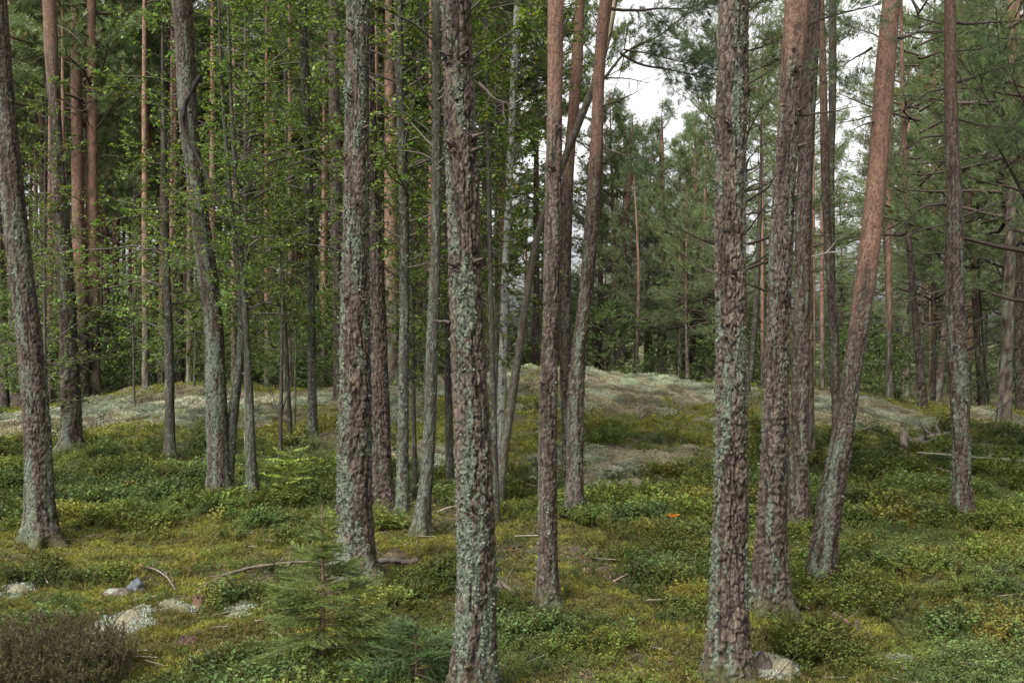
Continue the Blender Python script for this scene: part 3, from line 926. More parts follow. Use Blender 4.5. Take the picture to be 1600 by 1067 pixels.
tree('pine_tree', 'pine near the right picture edge with many bare side branches on both sides', [(1480,0,17),(1482,187,19),(1488,300,24),(1490,400,28),(1490,462,28),(1496,575,30),(1501,687,28),(1502,750,27),(1504,808,33)],
     H=13, lich=.45, flakes=1200, crown=HIGH[1], cz=7, rough=1.0, plate=.026, red=(2.4,6), branches=BR)

# broad-leaved and slender trees
tree('birch_tree', 'slender pale birch stem right of the nearest pine', [(808,0,9),(806,60,10),(801,150,10),(797,250,10),(794,330,11),(790,400,11),(787,500,12),(784,600,12),(780,700,12),(778,770,14)], D=12.2, H=9, cat='birch', style='birch', lich=.2, crown=LEAFY[0], cz=1.8, flare=.15)
tree('leaning_tree', 'long thin trunk leaning right behind the slim pines, with a pale split top', [(962,-10,10.1),(946,80,11.7),(930,130,11.7),(905,190,12.5),(886,240,12.5),(862,300,10.9),(842,350,10.9),(828,430,11.7),(815,520,11.7),(802,610,13.3),(790,690,14.0),(780,765,15.6),(776,800,17.2)],
     D=10.4, H=5.6, cat='leaning tree', style='grey', tone=(.052,.040,.030), lich=.5, flare=.2, branches=[([(926,150),(936,115),(948,70),(958,20),(963,-12)],.020,1,dict(dy=-.06,r1=.8,col=(.30,.24,.16),lab='pale split wood at the broken top'))])
tree('rowan_tree', 'crooked grey stem leaning against the foot of the pine with the dangling branch', [(368,380,9),(374,430,10),(380,500,11),(377,560,12),(367,620,14),(360,690,16),(354,750,20),(350,788,26)], H=6.5, cat='small tree', style='grey', lich=.62, flakes=500, crown=LEAFY[1], cz=1.2, cs=.55)
tree('rowan_tree', 'upright grey mottled young tree just right of the crooked grey stem', [(372,330,8),(380,430,9),(385,520,10),(389,600,12),(392,690,14),(394,760,18),(396,792,24)], H=6.5, cat='small tree', style='grey', lich=.6, flakes=400, crown=LEAFY[2], cz=1.2, cs=.6)
tree('rowan_tree', 'thin dark mossy tree standing alone on the left side of the mound', [(254,200,8),(257,330,10),(260,430,11),(264,560,14),(265,640,14),(265,718,17)], H=7, cat='small tree', style='grey', lich=.45, crown=LEAFY[0], cz=.4)
tree('birch_tree', 'thin mottled birch on the mound between the grey saplings and the stout pine', [(474,0,11),(477,110,12),(481,230,12),(485,360,12),(487,480,12),(488,600,13),(489,700,15)], D=14.5, H=9, cat='birch', style='grey', lich=.7, crown=LEAFY[1], cz=1.4, flakes=300, fsize=.02)
tree('sapling_tree', 'very thin dark stem on the mound left of the mottled birch', [(440,430,5),(446,520,5),(450,600,6),(454,690,8)], D=14.6, H=5, cat='sapling', style='grey', lich=.2, crown=LEAFY[2], cz=.2, cs=.6, flare=.1)
tree('sapling_tree', 'forked dark sapling on the moss left of the yellow green rowan seedling', [(441,560,5),(440,620,6),(438,680,6),(439,715,8)], D=13.0, H=3.2, cat='sapling', style='grey', lich=.1, flare=.1, branches=[([(439,660),(430,630),(422,600)],.010,3),([(441,640),(450,615),(456,590)],.010,3)])
tree('alder_tree', 'lichen mottled slender tree just right of the brown pine behind the stout pine', [(622,0,13),(624,112,14),(628,225,15),(631,350,15),(632,462,15),(630,600,16),(629,725,17),(629,808,19)], H=9, cat='slender tree', style='grey', lich=.66, flakes=900, crown=LEAFY[0], cz=1.6, fsize=.015,
     branches=[([(622,140),(604,155),(590,150)],.006,3),([(628,350),(615,380),(605,372)],.006,3)])
tree('alder_tree', 'dark lichen ringed tree bending left to its foot beside the nearest pine', [(683,0,13),(682,112,14),(682,225,15),(682,340,15),(680,430,16),(676,520,18),(672,620,19),(670,725,20),(662,785,22),(654,838,27)], H=10, cat='slender tree', style='grey', lich=.62, flakes=1500, crown=LEAFY[1], cz=2.0, fsize=.013,
     branches=[([(676,170),(660,140),(640,110)],.007,4),([(690,585),(700,600),(706,612)],.005,2)])
tree('sapling_tree', 'thin straight stem between the two lichen covered slender trees', [(646,560,5),(647,650,6),(649,758,8)], D=10.9, H=4.5, cat='sapling', style='grey', lich=.3, crown=LEAFY[2], cz=.2, cs=.62, flare=.1)
tree('sapling_tree', 'thin brown stem between the bending tree and the nearest pine', [(697,120,9),(698,400,10),(700,600,11),(703,752,12)], D=11.4, H=7, cat='sapling', style='grey', lich=.35, flare=.1, crown=LEAFY[0], cz=.5)
tree('sapling_tree', 'thin pale stem close against the right side of the nearest pine', [(762,180,6),(765,350,7),(770,600,9),(776,828,12)], D=9.3, H=5.5, cat='sapling', style='grey', lich=.4, flare=.1)

# background trunks the photograph tells apart: (label, polyline, distance, height, red heights, crown kind, crown z/scale)
BACK = [
 ('reddish brown far trunk between the two leftmost pines', [(62,0,12),(64,100,13),(68,187,11),(72,375,16),(74,500,16),(74,640,18)], 25, 15, (4,9)),
 ('orange barked far pine just right of the second pine from the left', [(118,130,16),(120,206,17),(122,375,20),(128,500,18),(131,612,18),(131,650,18)], 23, 15, (1.8,3.2)),
 ('far pine with a short red stretch, right of the orange barked one', [(150,130,8),(151,230,9),(152,400,8),(154,620,9)], 34, 16, (3,5)),
 ('slim red far pine standing alone before the dark spruces', [(183,130,12),(183,240,12),(181,375,11),(180,480,10),(179,576,10)], 32, 15, (3,5)),
 ('slim red far pine behind the thin dark mossy tree', [(251,200,8),(253,330,8),(252,600,10)], 33, 15, (3,5)),
 ('brown far pine seen left of the pine with the dangling branch', [(272,0,12),(276,262,13),(278,375,14),(280,620,15)], 27, 15, (9,11)),
 ('orange barked far pine touching the pine with the dangling branch', [(290,160,9),(290,260,9),(292,375,9),(292,480,9),(291,620,9)], 29, 15, (2,3)),
 ('grey trunk foot at the left picture edge', [(2,430,10),(5,560,12),(8,640,14)], 24, 14, (8,10)),
 ('far pine with red upper bark above the grey saplings', [(428,100,11),(427,250,11),(425,400,12),(424,500,14),(424,620,14)], 26, 15, (3.5,6)),
 ('thin bright red far pine between saplings left of centre', [(472,150,8),(470,350,8),(466,450,9),(465,510,8),(464,620,9)], 31, 15, (2,4)),
 ('reddish brown far pine left of the dark red brown trunk', [(509,20,9),(508,200,10),(507,375,12),(505,500,13),(505,620,14)], 25, 15, (2.4,4)),
 ('far brown trunk behind the mottled slender trees', [(604,0,8),(606,300,9),(607,610,10)], 30, 15, (6,9)),
 ('thin far pine with orange bark right of the bending tree', [(692,130,9),(691,220,9),(690,400,9),(690,600,10)], 28, 15, (4,5)),
 ('far grey brown trunk behind the pale birch stem', [(762,160,9),(763,400,10),(765,590,12)], 26, 15, (6,9)),
 ('far trunk just left of the slim pine', [(838,300,9),(838,450,10),(836,590,12)], 29, 15, (5,8)),
 ('far pine showing a short red stem right of the pine with living boughs', [(939,300,8),(938,430,8),(936,500,9),(934,590,10)], 33, 15, (1.5,4)),
 ('dark far pine standing on the mound top in the middle of the gap', [(985,250,12),(980,310,12),(972,400,14),(970,500,16),(969,592,18)], 29, 8.6, (4.5,6.5)),
 ('thin red and green far pine stem in the middle gap', [(1011,400,6),(1011,500,7),(1009,602,7)], 35, 9.4, (2,3.4)),
 ('far pine with bent stem behind the mound, right in the middle gap', [(1034,260,9),(1033,380,10),(1034,500,13),(1035,600,15)], 31, 9.4, (3.2,5.5)),
 ('brown far pine stem just left of the large rough pine', [(1086,300,10),(1085,450,12),(1082,602,13)], 33, 9.4, (3,6)),
 ('mottled slender far tree just right of the large rough pine', [(1186,380,8),(1182,480,9),(1176,560,9),(1168,620,10)], 24, 8, (20,30)),
 ('grey green thin tree behind the top of the close pair', [(1301,0,12),(1301,150,12),(1298,260,10),(1300,400,9),(1302,612,10)], 19, 12, (20,30)),
 ('dim thin tree between the leaning pine and its bare branched neighbour', [(1383,340,8),(1388,450,9),(1392,560,10),(1393,618,11)], 27, 9, (20,30)),
 ('slightly leaning dark far pine right of the leaning pine', [(1412,180,8),(1416,300,9),(1421,387,10),(1427,462,11),(1438,575,12),(1443,646,15)], 19.5, 11, (3,5)),
 ('thin far pine left of the bare branched pine', [(1460,180,8),(1459,400,8),(1458,620,9)], 27, 12, (4,6)),
 ('thin leaning far pine right of the bare branched pine', [(1510,250,7),(1517,387,9),(1525,500,10),(1530,575,11),(1535,636,12)], 24, 12, (2,4)),
 ('very thin stem between far pines near the right picture edge', [(1532,480,4),(1538,560,4),(1546,636,5)], 24, 6, (20,30)),
 ('straight red far pine near the right picture edge', [(1570,250,8),(1571,400,8),(1571,520,9),(1572,636,10)], 25, 12, (1.5,3)),
 ('brown far pine at the right picture edge', [(1590,200,12),(1591,400,13),(1593,500,14),(1595,638,16)], 21, 12, (5,8)),
]
for i, (lab, pts, D, H, red) in enumerate(BACK):
    c = FARP[i % 3]
    slim = H < 11
    nm = 'pine_tree' if red[0] < 15 else 'slender_tree'
    cs = H / 12.5 if nm == 'pine_tree' else .8
    x0 = (pts[-1][0] - CU)
    if nm == 'pine_tree':
        crown, cz = (YOUNG[i % 3], 0.0) if x0 > 150 else (c, 0.0)
        cs = H / (9.5 if x0 > 150 else 12.5)
    elif x0 > 100:
        crown, cz, cs = HIGH[i % 2], H * .7, .55
    else:
        crown, cz, cs = LEAFY[i % 3], 0.0, H / 6.6
    tree(nm, lab, pts, D=D, H=H, cat='pine tree' if nm == 'pine_tree' else 'slender tree', red=red, lich=.3, style='pine' if nm == 'pine_tree' else 'grey', crown=crown, cz=cz, cs=cs, plate=.05, rough=.8, detail=.03, flare=.15)

# ------------------------------------------------------------------ the woodland beyond and at both sides: trees of four kinds that nothing tells apart
def plain_trunk(H, r, seed, red, style='pine'):
    g = np.random.default_rng(seed)
    bend = g.normal(0, .12)
    ax = lambda Z: (bend * np.sin(Z / H * 3.0), .5 * bend * np.sin(Z / H * 4))
    rd = lambda Z: r * np.clip(1 - Z / H * .85, .1, 1)
    o, _ = trunk_mesh('trunk', ax, rd, -.3, H, .09, 14, None, seed, red, .35, .07, .7, style, mat=M_FARBARK, flare=.2)
    return Proto(o)
TR_P = [plain_trunk(12.6, .12, 301, (1.0, 2.6)), plain_trunk(12.6, .10, 302, (2, 4)), plain_trunk(12.6, .14, 303, (4, 7))]
TR_Y = [plain_trunk(9.6, .10, 304 + i, (2.5 + i, 5)) for i in range(3)]
TR_S = [plain_trunk(12.2, .13, 308, (50, 60))]
TR_L = [plain_trunk(6.6, .032, 310, (50, 60), 'grey'), plain_trunk(6.6, .038, 311, (50, 60), 'grey')]

def forest_tree(name, label, cat, group, x, y, trunks, crowns, i, s, rz, xy=1.0):
    root = empty(name, (x, y, float(height_smooth(x, y))), label, cat, group)
    root.rotation_euler = (0, 0, rz)
    root.scale = (s * xy, s * xy, s)
    if trunks: trunks[i % len(trunks)].take(root)
    crowns[i % len(crowns)].take(root)
    return root

for i, (u, D, s_, lab) in enumerate([(1165, 17.5, .95, 'nearer bushy pine behind the large rough pine, its boughs against the sky'), 
        (1500, 22.5, 1.05, 'bushy pine right behind the bare branched pine'), (1568, 17.0, 1.15, 'nearer bushy pine whose dark boughs fill the top right corner'), (1640, 12.5, 1.1, 'bushy pine at the far right picture edge, only its boughs reaching in'),
        (990, 24.5, .62, 'small bushy pine behind the crest in the middle gap'), (1075, 23.5, .5, 'low bushy pine behind the crest beside the large rough pine'), (955, 30, 1.0, 'bushy pine behind the pine with living boughs, at the left of the middle gap'), (1022, 33, .95, 'bushy pine in the middle of the gap, its top against the sky'), (1062, 29, .82, 'lower bushy pine in the right part of the middle gap'), (1108, 31, 1.05, 'tall bushy pine showing at the left side of the large rough pine')]):
    forest_tree('pine_tree', lab, 'pine tree', None, (u - CU) / FPX * D, D, [TR_Y[i % 3]], [YOUNG[i % 3]], 0, s_, i * 1.3)
for u, D, cz, k_, lab in ((1140, 14.0, 5.0, 1.0, 'tall pine hidden behind the large rough pine, only its high boughs showing at the top'), (1262, 13.0, 5.2, .8, 'tall pine hidden behind the close pair, only its high boughs showing')):
    x = (u - CU) / FPX * D
    root = empty('pine_tree', (x, D, float(height_smooth(x, D))), lab, 'pine tree')
    TR_P[1].take(root, scale=(.9, .9, .85))
    HIGH[0].take(root, (0, 0, cz), u, (k_, k_, 1))
g = np.random.default_rng(77)
placed = []
def spot(u0, u1, d0, d1, mind):
    for _ in range(60):
        u = g.uniform(u0, u1); D = math.sqrt(g.uniform(d0 * d0, d1 * d1)); x = (u - CU) / FPX * D
        if all((x - a) ** 2 + (D - b) ** 2 > mind ** 2 for a, b in placed):
            placed.append((x, D)); return x, D
    placed.append((x, D))
    return x, D

for i in range(78):
    x, y = spot(-250, 800, 22, 58, 1.2)
    forest_tree('pine_tree', 'tall bare stemmed pine among many in the far woodland', 'pine tree', 'tall pines of the far woodland', x, y, TR_P, FARP, i, g.uniform(1.1, 1.5), g.uniform(0, 6))
for i in range(36):
    x, y = spot(800, 2250, 26, 60, 2.3)
    uu = CU + x / y * FPX
    vt = g.uniform(150, 380) if uu < 1130 else g.uniform(-20, 330)
    forest_tree('pine_tree', 'bushy pine among many beyond the right half of the mound', 'pine tree', 'bushy pines beyond the right half of the mound', x, y, TR_Y, YOUNG, i, (CAM_H + (CV - vt) / FPX * y) / 9.5, g.uniform(0, 6), 1.15)
for i in range(40):
    x, y = spot(-250, 760, 32, 52, 1.3)
    forest_tree('spruce_tree', 'dark spruce among others behind the left half of the mound', 'spruce', 'dark spruces behind the left half of the mound', x, y, TR_S, SPR, i, g.uniform(.25, 1.2), g.uniform(0, 6))
for i in range(12):
    x, y = spot(720, 1750, 36, 60, 1.8)
    forest_tree('spruce_tree', 'dark spruce among others far behind the right half of the mound', 'spruce', 'dark spruces far behind the right half of the mound', x, y, TR_S, SPR, i, g.uniform(.5, .9), g.uniform(0, 6))
for i in range(14):
    x, y = spot(-60, 720, 17, 24, 1.0)
    forest_tree('slender_pine', 'slender orange barked pine standing on or just behind the left of the mound', 'pine tree', 'slender orange barked pines on the left of the mound', x, y, [TR_P[0]], HIGH2, i, g.uniform(.85, 1.05), g.uniform(0, 6), .55)
for i in range(15):
    x, y = spot(-60, 830, 15, 23, 1.0)
    forest_tree('leafy_sapling', 'leafy sapling, low and bushy, among others along the left of the mound', 'sapling', 'leafy saplings along the left of the mound', x, y, TR_L, LEAFY, i, g.uniform(.38, .68), g.uniform(0, 6))
for i in range(6):
    x, y = spot(-100, 800, 13, 24, 1.6)
    forest_tree('leafy_tree', 'young broad leaved tree among several on and behind the mound', 'young tree', 'young broad leaved trees around the left of the mound', x, y, TR_L, LEAFY, i, g.uniform(.75, 1.25), g.uniform(0, 6))
for i in range(62):
    x, y = spot(-150, 720 if i % 3 else 1800, 20.5, 42, .9)
    forest_tree('slender_pine', 'very slender bare pine pole among many beyond the mound', 'pine tree', 'slender bare pine poles beyond the mound', x, y, TR_P, HIGH2, i, g.uniform(.75, 1.05) * (.42 if 930 < CU + x / y * FPX < 1130 else 1), g.uniform(0, 6), .62)
for i in range(44):
    x, y = spot(-200, 800, 21, 33, .8)
    forest_tree('bush', 'leafy bush in the dense undergrowth behind the left half of the mound', 'bush', 'undergrowth bushes behind the left half of the mound', x, y, None, BUSHY, i, g.uniform(.6, 1.5), g.uniform(0, 6))
for i in range(50):
    x, y = spot(-150, 1800, 23.5, 40, .9)
    forest_tree('bush', 'round leafy bush among others behind the mound', 'bush', 'leafy bushes behind the mound', x, y, None, BUSHY, i, g.uniform(.5, 1.25), g.uniform(0, 6))

# beyond some 60 m the wood reads as one mass
g = np.random.default_rng(88)
n = 420
uu = g.uniform(-500, 2100, n); D_ = g.uniform(60, 100, n); xx = (uu - CU) / FPX * D_
fo = []
for pr in (SPR[0], YOUNG[0], FARP[1], SPR[1]):
    q = bpy.data.objects.new('far_tree', pr.o.data); fo.append(q)
FAR_ARGS = ('far_woodland', fo, np.column_stack([xx, D_, height_smooth(xx, D_)]), np.column_stack([0 * xx, 0 * xx, g.uniform(0, 6.28, n)]), np.repeat(np.where(uu < 750, g.uniform(.4, .95, n), g.uniform(.25, .62, n))[:, None], 3, 1), np.ones((n, 3)), 'dense dark far woodland closing the view between all trunks', 'woodland')

# ------------------------------------------------------------------ ground cover
def sample_ground(n, y0, y1, kind, seed, thr=.3, power=1.4, base=0.0):
    g = np.random.default_rng(seed)
    out = []
    got = 0
    for _ in range(12):
        m = n * 2
        t = g.uniform(0, 1, m)
        y = y0 + (y1 - y0) * t ** power
        x = g.uniform(-1, 1, m) * (.58 * y + 1.5)
        keep = g.uniform(thr * .5, 1, m) < zones(x, y)[:, kind] + base
        out.append(np.stack([x[keep], y[keep]], 1)); got += keep.sum()
        if got > n: break
    p = np.concatenate(out)[:n]
    return np.column_stack([p, height(p[:, 0], p[:, 1])]), g

def rz(a, tilt_x=0, tilt_y=0):
    n = len(a)
    up = unit(np.column_stack([tilt_x * np.ones(n), tilt_y * np.ones(n), np.ones(n)]))
    d = np.column_stack([np.cos(a), np.sin(a), np.zeros(n)])
    d = unit(d - up * (d * up).sum(1, keepdims=True))
    return np.stack([np.cross(d, up), d, up], axis=2)

# small berry shrub: a few stems with leaves
def shrub_template(seed, leaves, hgt, size, spread, leaf=(LEAF2_V, LEAF2_F), stems=4):
    g = np.random.default_rng(seed)
    mb = MB()
    per = leaves // stems
    for s_ in range(stems):
        a = g.uniform(0, 6.28); tip = np.array([math.cos(a) * spread * g.uniform(.3, 1), math.sin(a) * spread * g.uniform(.3, 1), hgt * g.uniform(.7, 1.1)])
        mid = tip * np.array([.35, .35, .55])
        t = g.uniform(.3, 1, per)[:, None]
        p = 2 * (1 - t) * t * mid + t * t * tip
        aa = g.uniform(0, 6.28, per)
        d = np.column_stack([np.cos(aa), np.sin(aa), g.uniform(-.1, .7, per)])
        V, F, C = scatter(leaf[0], leaf[1], p, frame(d, roll=g.normal(0, .4, per)), size * g.uniform(.7, 1.3, per), g.uniform(.75, 1.25, (per, 1)) * np.ones((per, 3)))
        mb.add(V, F, C)
        V, F = many_tubes(np.array([[0, 0, -.01], mid]), np.array([mid, tip]), .0012, .0008, 3)
        F3 = np.concatenate([F[:, :3], F[:, [0, 2, 3]]])
        mb.add(V, F3, np.array([.9, .6, .6]))
    return np.concatenate(mb.V), np.concatenate(mb.T), np.concatenate(mb.C)

def inst_mat(name, src):
    """the same material, its colour multiplied by each instance's own tint"""
    m = src.copy(); m.name = name
    nt = m.node_tree
    at = [n for n in nt.nodes if n.type == 'ATTRIBUTE'][0]
    ti = nt.nodes.new('ShaderNodeAttribute'); ti.attribute_type = 'INSTANCER'; ti.attribute_name = 'tint'
    mu = nt.nodes.new('ShaderNodeVectorMath'); mu.operation = 'MULTIPLY'
    dst = [l.to_socket for l in at.outputs['Color'].links]
    nt.links.new(at.outputs['Color'], mu.inputs[0]); nt.links.new(ti.outputs['Color'], mu.inputs[1])
    for d in dst: nt.links.new(mu.outputs[0], d)
    return m
IM = {}
def gn_scatter(name, objs, P, E, S, tint, label, cat):
    """one object: points that carry small plants through geometry nodes"""
    n = len(P)
    me = bpy.data.meshes.new(name)
    me.vertices.add(n)
    me.vertices.foreach_set('co', np.asarray(P, np.float32).ravel())
    for nm, ty, val in (('rot', 'FLOAT_VECTOR', E), ('scl', 'FLOAT_VECTOR', S)):
        me.attributes.new(nm, ty, 'POINT').data.foreach_set('vector', np.asarray(val, np.float32).ravel())
    c = np.ones((n, 4), np.float32); c[:, :3] = tint
    me.attributes.new('tint', 'FLOAT_COLOR', 'POINT').data.foreach_set('color', c.ravel())
    me.attributes.new('pick', 'INT', 'POINT').data.foreach_set('value', np.random.default_rng(n).integers(0, len(objs), n).astype(np.int32))
    o = bpy.data.objects.new(name, me); COL.objects.link(o)
    tc = bpy.data.collections.new(name + '_kinds')
    for q in objs: tc.objects.link(q)
    ng = bpy.data.node_groups.new(name, 'GeometryNodeTree')
    ng.interface.new_socket('Geometry', in_out='INPUT', socket_type='NodeSocketGeometry')
    ng.interface.new_socket('Geometry', in_out='OUTPUT', socket_type='NodeSocketGeometry')
    gi = ng.nodes.new('NodeGroupInput'); go = ng.nodes.new('NodeGroupOutput')
    ci = ng.nodes.new('GeometryNodeCollectionInfo'); ci.inputs['Collection'].default_value = tc
    ci.inputs['Separate Children'].default_value = True; ci.inputs['Reset Children'].default_value = True
    ip = ng.nodes.new('GeometryNodeInstanceOnPoints'); ip.inputs['Pick Instance'].default_value = True
    def na(nm, ty):
        q = ng.nodes.new('GeometryNodeInputNamedAttribute'); q.data_type = ty; q.inputs['Name'].default_value = nm
        return [x for x in q.outputs if x.enabled and x.name == 'Attribute'][0]
    er = ng.nodes.new('FunctionNodeEulerToRotation')
    ng.links.new(gi.outputs[0], ip.inputs['Points']); ng.links.new(ci.outputs[0], ip.inputs['Instance'])
    ng.links.new(na('pick', 'INT'), ip.inputs['Instance Index'])
    ng.links.new(na('rot', 'FLOAT_VECTOR'), er.inputs[0]); ng.links.new(er.outputs[0], ip.inputs['Rotation'])
    ng.links.new(na('scl', 'FLOAT_VECTOR'), ip.inputs['Scale'])
    ng.links.new(ip.outputs[0], go.inputs[0])
    md = o.modifiers.new('scatter', 'NODES'); md.node_group = ng
    return tag(o, label, cat, kind='stuff')

def cover(name, temps, P, g, S, col, colvar, mat, label, cat, tilt=.15, kind='stuff'):
    n = len(P)
    if mat.name not in IM: IM[mat.name] = inst_mat(mat.name + '_tinted', mat)
    objs = []
    for k, (TV, TF, TC) in enumerate(temps):
        q = mesh_obj(name + '_plant', TV, TF, IM[mat.name], col=TC, smooth=False)
        COL.objects.unlink(q)
        objs.append(q)
    E = np.column_stack([g.normal(0, tilt, n), g.normal(0, tilt, n), g.uniform(0, 6.28, n)])
    cc = np.clip(col * (1 + g.normal(0, colvar, (n, 1))) * (1 + g.normal(0, .06, (n, 3))), .005, 1)
    print(name, n)
    return gn_scatter(name, objs, P, E, np.repeat(np.asarray(S)[:, None], 3, 1), cc, label, cat)

gn_scatter(*FAR_ARGS)
T_near = [shrub_template(i, 36, .10, .014, .075, stems=6) for i in range(6)]
T_far = [shrub_template(10 + i, 32, .12, .021, .11, stems=5) for i in range(5)]
P, g = sample_ground(33000, 4.0, 9.5, 1, 401, base=.34)
hv = ss(.3, .7, fbm(P[:, 0] * 2.2, P[:, 1] * 2.2, 0, 12, 3))
c1 = np.array([0.100, 0.128, 0.027]); c2 = np.array([0.078, 0.115, 0.036]); c3 = np.array([0.145, 0.148, 0.032])
def shade(P, g):
    k = ss(.35, .65, fbm(P[:, 0] * 1.5, P[:, 1] * 1.5, 0, 15, 3))[:, None]
    k3 = ss(.6, .75, fbm(P[:, 0] * 2.5, P[:, 1] * 2.5, 3, 16, 3))[:, None]
    c = c1 * (1 - k) + c2 * k
    dk = ss(.40, .60, fbm(P[:, 0] * .8, P[:, 1] * .8, 9, 18, 3))[:, None]
    return (c * (1 - k3) + c3 * k3) * (.62 + .5 * dk)
zs_ = zones(P[:, 0], P[:, 1])[:, 1]
cover('berry_shrubs', T_near, P, g, g.uniform(.6, 1.2, len(P)) * (.45 + 1.0 * hv) * (.5 + .6 * ss(.1, .6, zs_)), shade(P, g), .2, M_SHRUB, 'low green bilberry and lingonberry shrubs carpeting the near forest floor', 'berry shrubs')
P, g = sample_ground(31000, 9.0, 24, 1, 402, power=1.1, base=.13)
hv = ss(.3, .7, fbm(P[:, 0] * 2.2, P[:, 1] * 2.2, 0, 12, 3))
cover('berry_shrubs', T_far, P, g, g.uniform(.7, 1.3, len(P)) * (.45 + 1.0 * hv), shade(P, g), .2, M_SHRUB, 'green berry shrubs spreading across the slope below the mound', 'berry shrubs')

# moss: short feathery sprigs
def moss_template(seed, n, h, w):
    g = np.random.default_rng(seed)
    a = g.uniform(0, 6.28, n)
    d = np.column_stack([np.cos(a) * g.uniform(.3, 1.1, n), np.sin(a) * g.uniform(.3, 1.1, n), g.uniform(.5, 1, n)])
    d = unit(d)
    o = g.normal(0, h * .5, (n, 3)); o[:, 2] = 0
    s_ = unit(np.cross(d, g.normal(size=(n, 3)))) * w / 2
    V = np.stack([o - s_, o + s_, o + d * h * g.uniform(.6, 1.2, n)[:, None]], 1).reshape(-1, 3)
    return V, np.arange(3 * n).reshape(-1, 3), np.repeat(g.uniform(.7, 1.3, (n, 1)), 3, axis=0) * np.ones((1, 3))
TM = [moss_template(i, 12, .022, .006) for i in range(4)]
P, g = sample_ground(74000, 4.0, 12, 2, 403, base=.25)
k = ss(.42, .62, fbm(P[:, 0] * 5, P[:, 1] * 5, 0, 33, 3))[:, None]
cover('moss', TM, P, g, g.uniform(.7, 1.6, len(P)), np.array([.150, .146, .032]) * k + np.array([.085, .078, .026]) * (1 - k), .2, M_MOSS, 'yellow green moss carpet in patches between the berry shrubs', 'moss', tilt=.25)
P, g = sample_ground(26000, 11.5, 24, 2, 404, power=1.1, base=.12)
cover('moss', [moss_template(20 + i, 10, .05, .016) for i in range(3)], P, g, g.uniform(.6, 1.4, len(P)), np.tile([.15, .155, .035], (len(P), 1)), .25, M_MOSS, 'olive moss on the slope of the mound', 'moss', tilt=.25)

# reindeer lichen cushions
def cushion(seed, n, r, w):
    g = np.random.default_rng(seed)
    d = unit(g.normal(size=(n, 3))); d[:, 2] = np.abs(d[:, 2])
    p = d * r * np.array([1, 1, .6]) * g.uniform(.6, 1, (n, 1))
    e = unit(d + g.normal(0, .5, (n, 3)))
    s_ = unit(np.cross(e, g.normal(size=(n, 3)))) * w / 2
    V = np.stack([p - s_, p + s_, p + e * w * 1.4], 1).reshape(-1, 3)
    return V, np.arange(3 * n).reshape(-1, 3), np.repeat(.92 + .16 * g.uniform(0, 1, (n, 1)), 3, axis=0) * np.ones((1, 3))
P, g = sample_ground(8000, 4.0, 12.0, 0, 405, thr=.2)
cover('reindeer_lichen', [cushion(i, 110, .05, .007) for i in range(3)], P, g, g.uniform(.5, 1.3, len(P)), np.tile([.22, .235, .18], (len(P), 1)), .08, M_LICH, 'pale grey reindeer lichen cushions on the near forest floor', 'lichen')
P, g = sample_ground(29000, 11.5, 25, 0, 406, thr=.2, power=1.0)
lum = fbm(P[:, 0] * 1.4, P[:, 1] * 1.4, 0, 36, 3)
lum2 = fbm(P[:, 0] * 4, P[:, 1] * 4, 0, 38, 3)
k_ = ss(.38, .58, lum)[:, None]; k2_ = ss(.40, .62, lum2)[:, None]
cc = (np.array([.25, .275, .185]) * k_ + np.array([.225, .205, .125]) * (1 - k_)) * (.60 + .6 * k2_)
cover('reindeer_lichen', [cushion(10 + i, 170, .10, .010) for i in range(3)], P, g, g.uniform(.5, 1.3, len(P)) * np.where(g.uniform(size=len(P)) < .10, 1.35, .85), cc, .06, M_LICH, 'grey white reindeer lichen covering the crest of the rocky mound', 'lichen')

# fallen needles, leaves and bits of twig
g = np.random.default_rng(409)
n = 60000
y = 4.2 + 10 * g.uniform(0, 1, n) ** 1.4; x = g.uniform(-1, 1, n) * (.58 * y + 1.5)
w = zones(x, y)
keep = g.uniform(0, 1, n) < .12 + w[:, 3] + .3 * w[:, 2]
x, y = x[keep], y[keep]; n = len(x)
P = np.column_stack([x, y, height(x, y) + .008])
a = g.uniform(0, 6.28, n)
TV = np.array([(-.5, 0, 0), (.5, 0, .0), (.35, 1, .12), (-.35, 1, .1)], float); TF = np.array([(0, 1, 2, 3)])
S = np.column_stack([g.uniform(.003, .010, n), g.uniform(.012, .035, n), g.uniform(.02, .05, n)])
C = np.array([.125, .082, .048]) * g.uniform(.4, 1.5, (n, 1)) * (1 + g.normal(0, .12, (n, 3)))
V, F, C = scatter(TV, TF, P, rz(a, g.normal(0, .3, n), g.normal(0, .3, n)), S, np.clip(C, .01, 1))
n = 1500                                                    # bits of dead twig among it
y = 4.2 + 12 * g.uniform(0, 1, n) ** 1.3; x = g.uniform(-1, 1, n) * (.58 * y + 1.5)
P0 = np.column_stack([x, y, height(x, y) + g.uniform(.005, .06, n)])
aa = g.uniform(0, 6.28, n); L_ = g.uniform(.04, .26, n)
P1 = P0 + np.column_stack([np.cos(aa), np.sin(aa), g.normal(0, .22, n)]) * L_[:, None]
Vt, Ft = many_tubes(P0, P1, g.uniform(.0015, .0045, n), .0012, 4)
Ct = np.repeat(np.where(g.uniform(size=(n, 1)) < .45, np.array([[.17, .15, .12]]), np.array([[.06, .048, .038]])) * g.uniform(.6, 1.3, (n, 1)), 8, axis=0)
F = np.concatenate([F, Ft + len(V)]); V = np.concatenate([V, Vt]); C = np.concatenate([C, Ct])
tag(mesh_obj('leaf_litter', V, F, M_WOOD, col=C, smooth=False), 'brown needles, leaves and dead twigs scattered on the forest floor', 'leaf litter', kind='stuff')

# ------------------------------------------------------------------ small single things
def gbase(u, v, dz=0.0):
    x, y = ground_at(u, v)
    return np.array([x, y, float(height(x, y)) + dz])

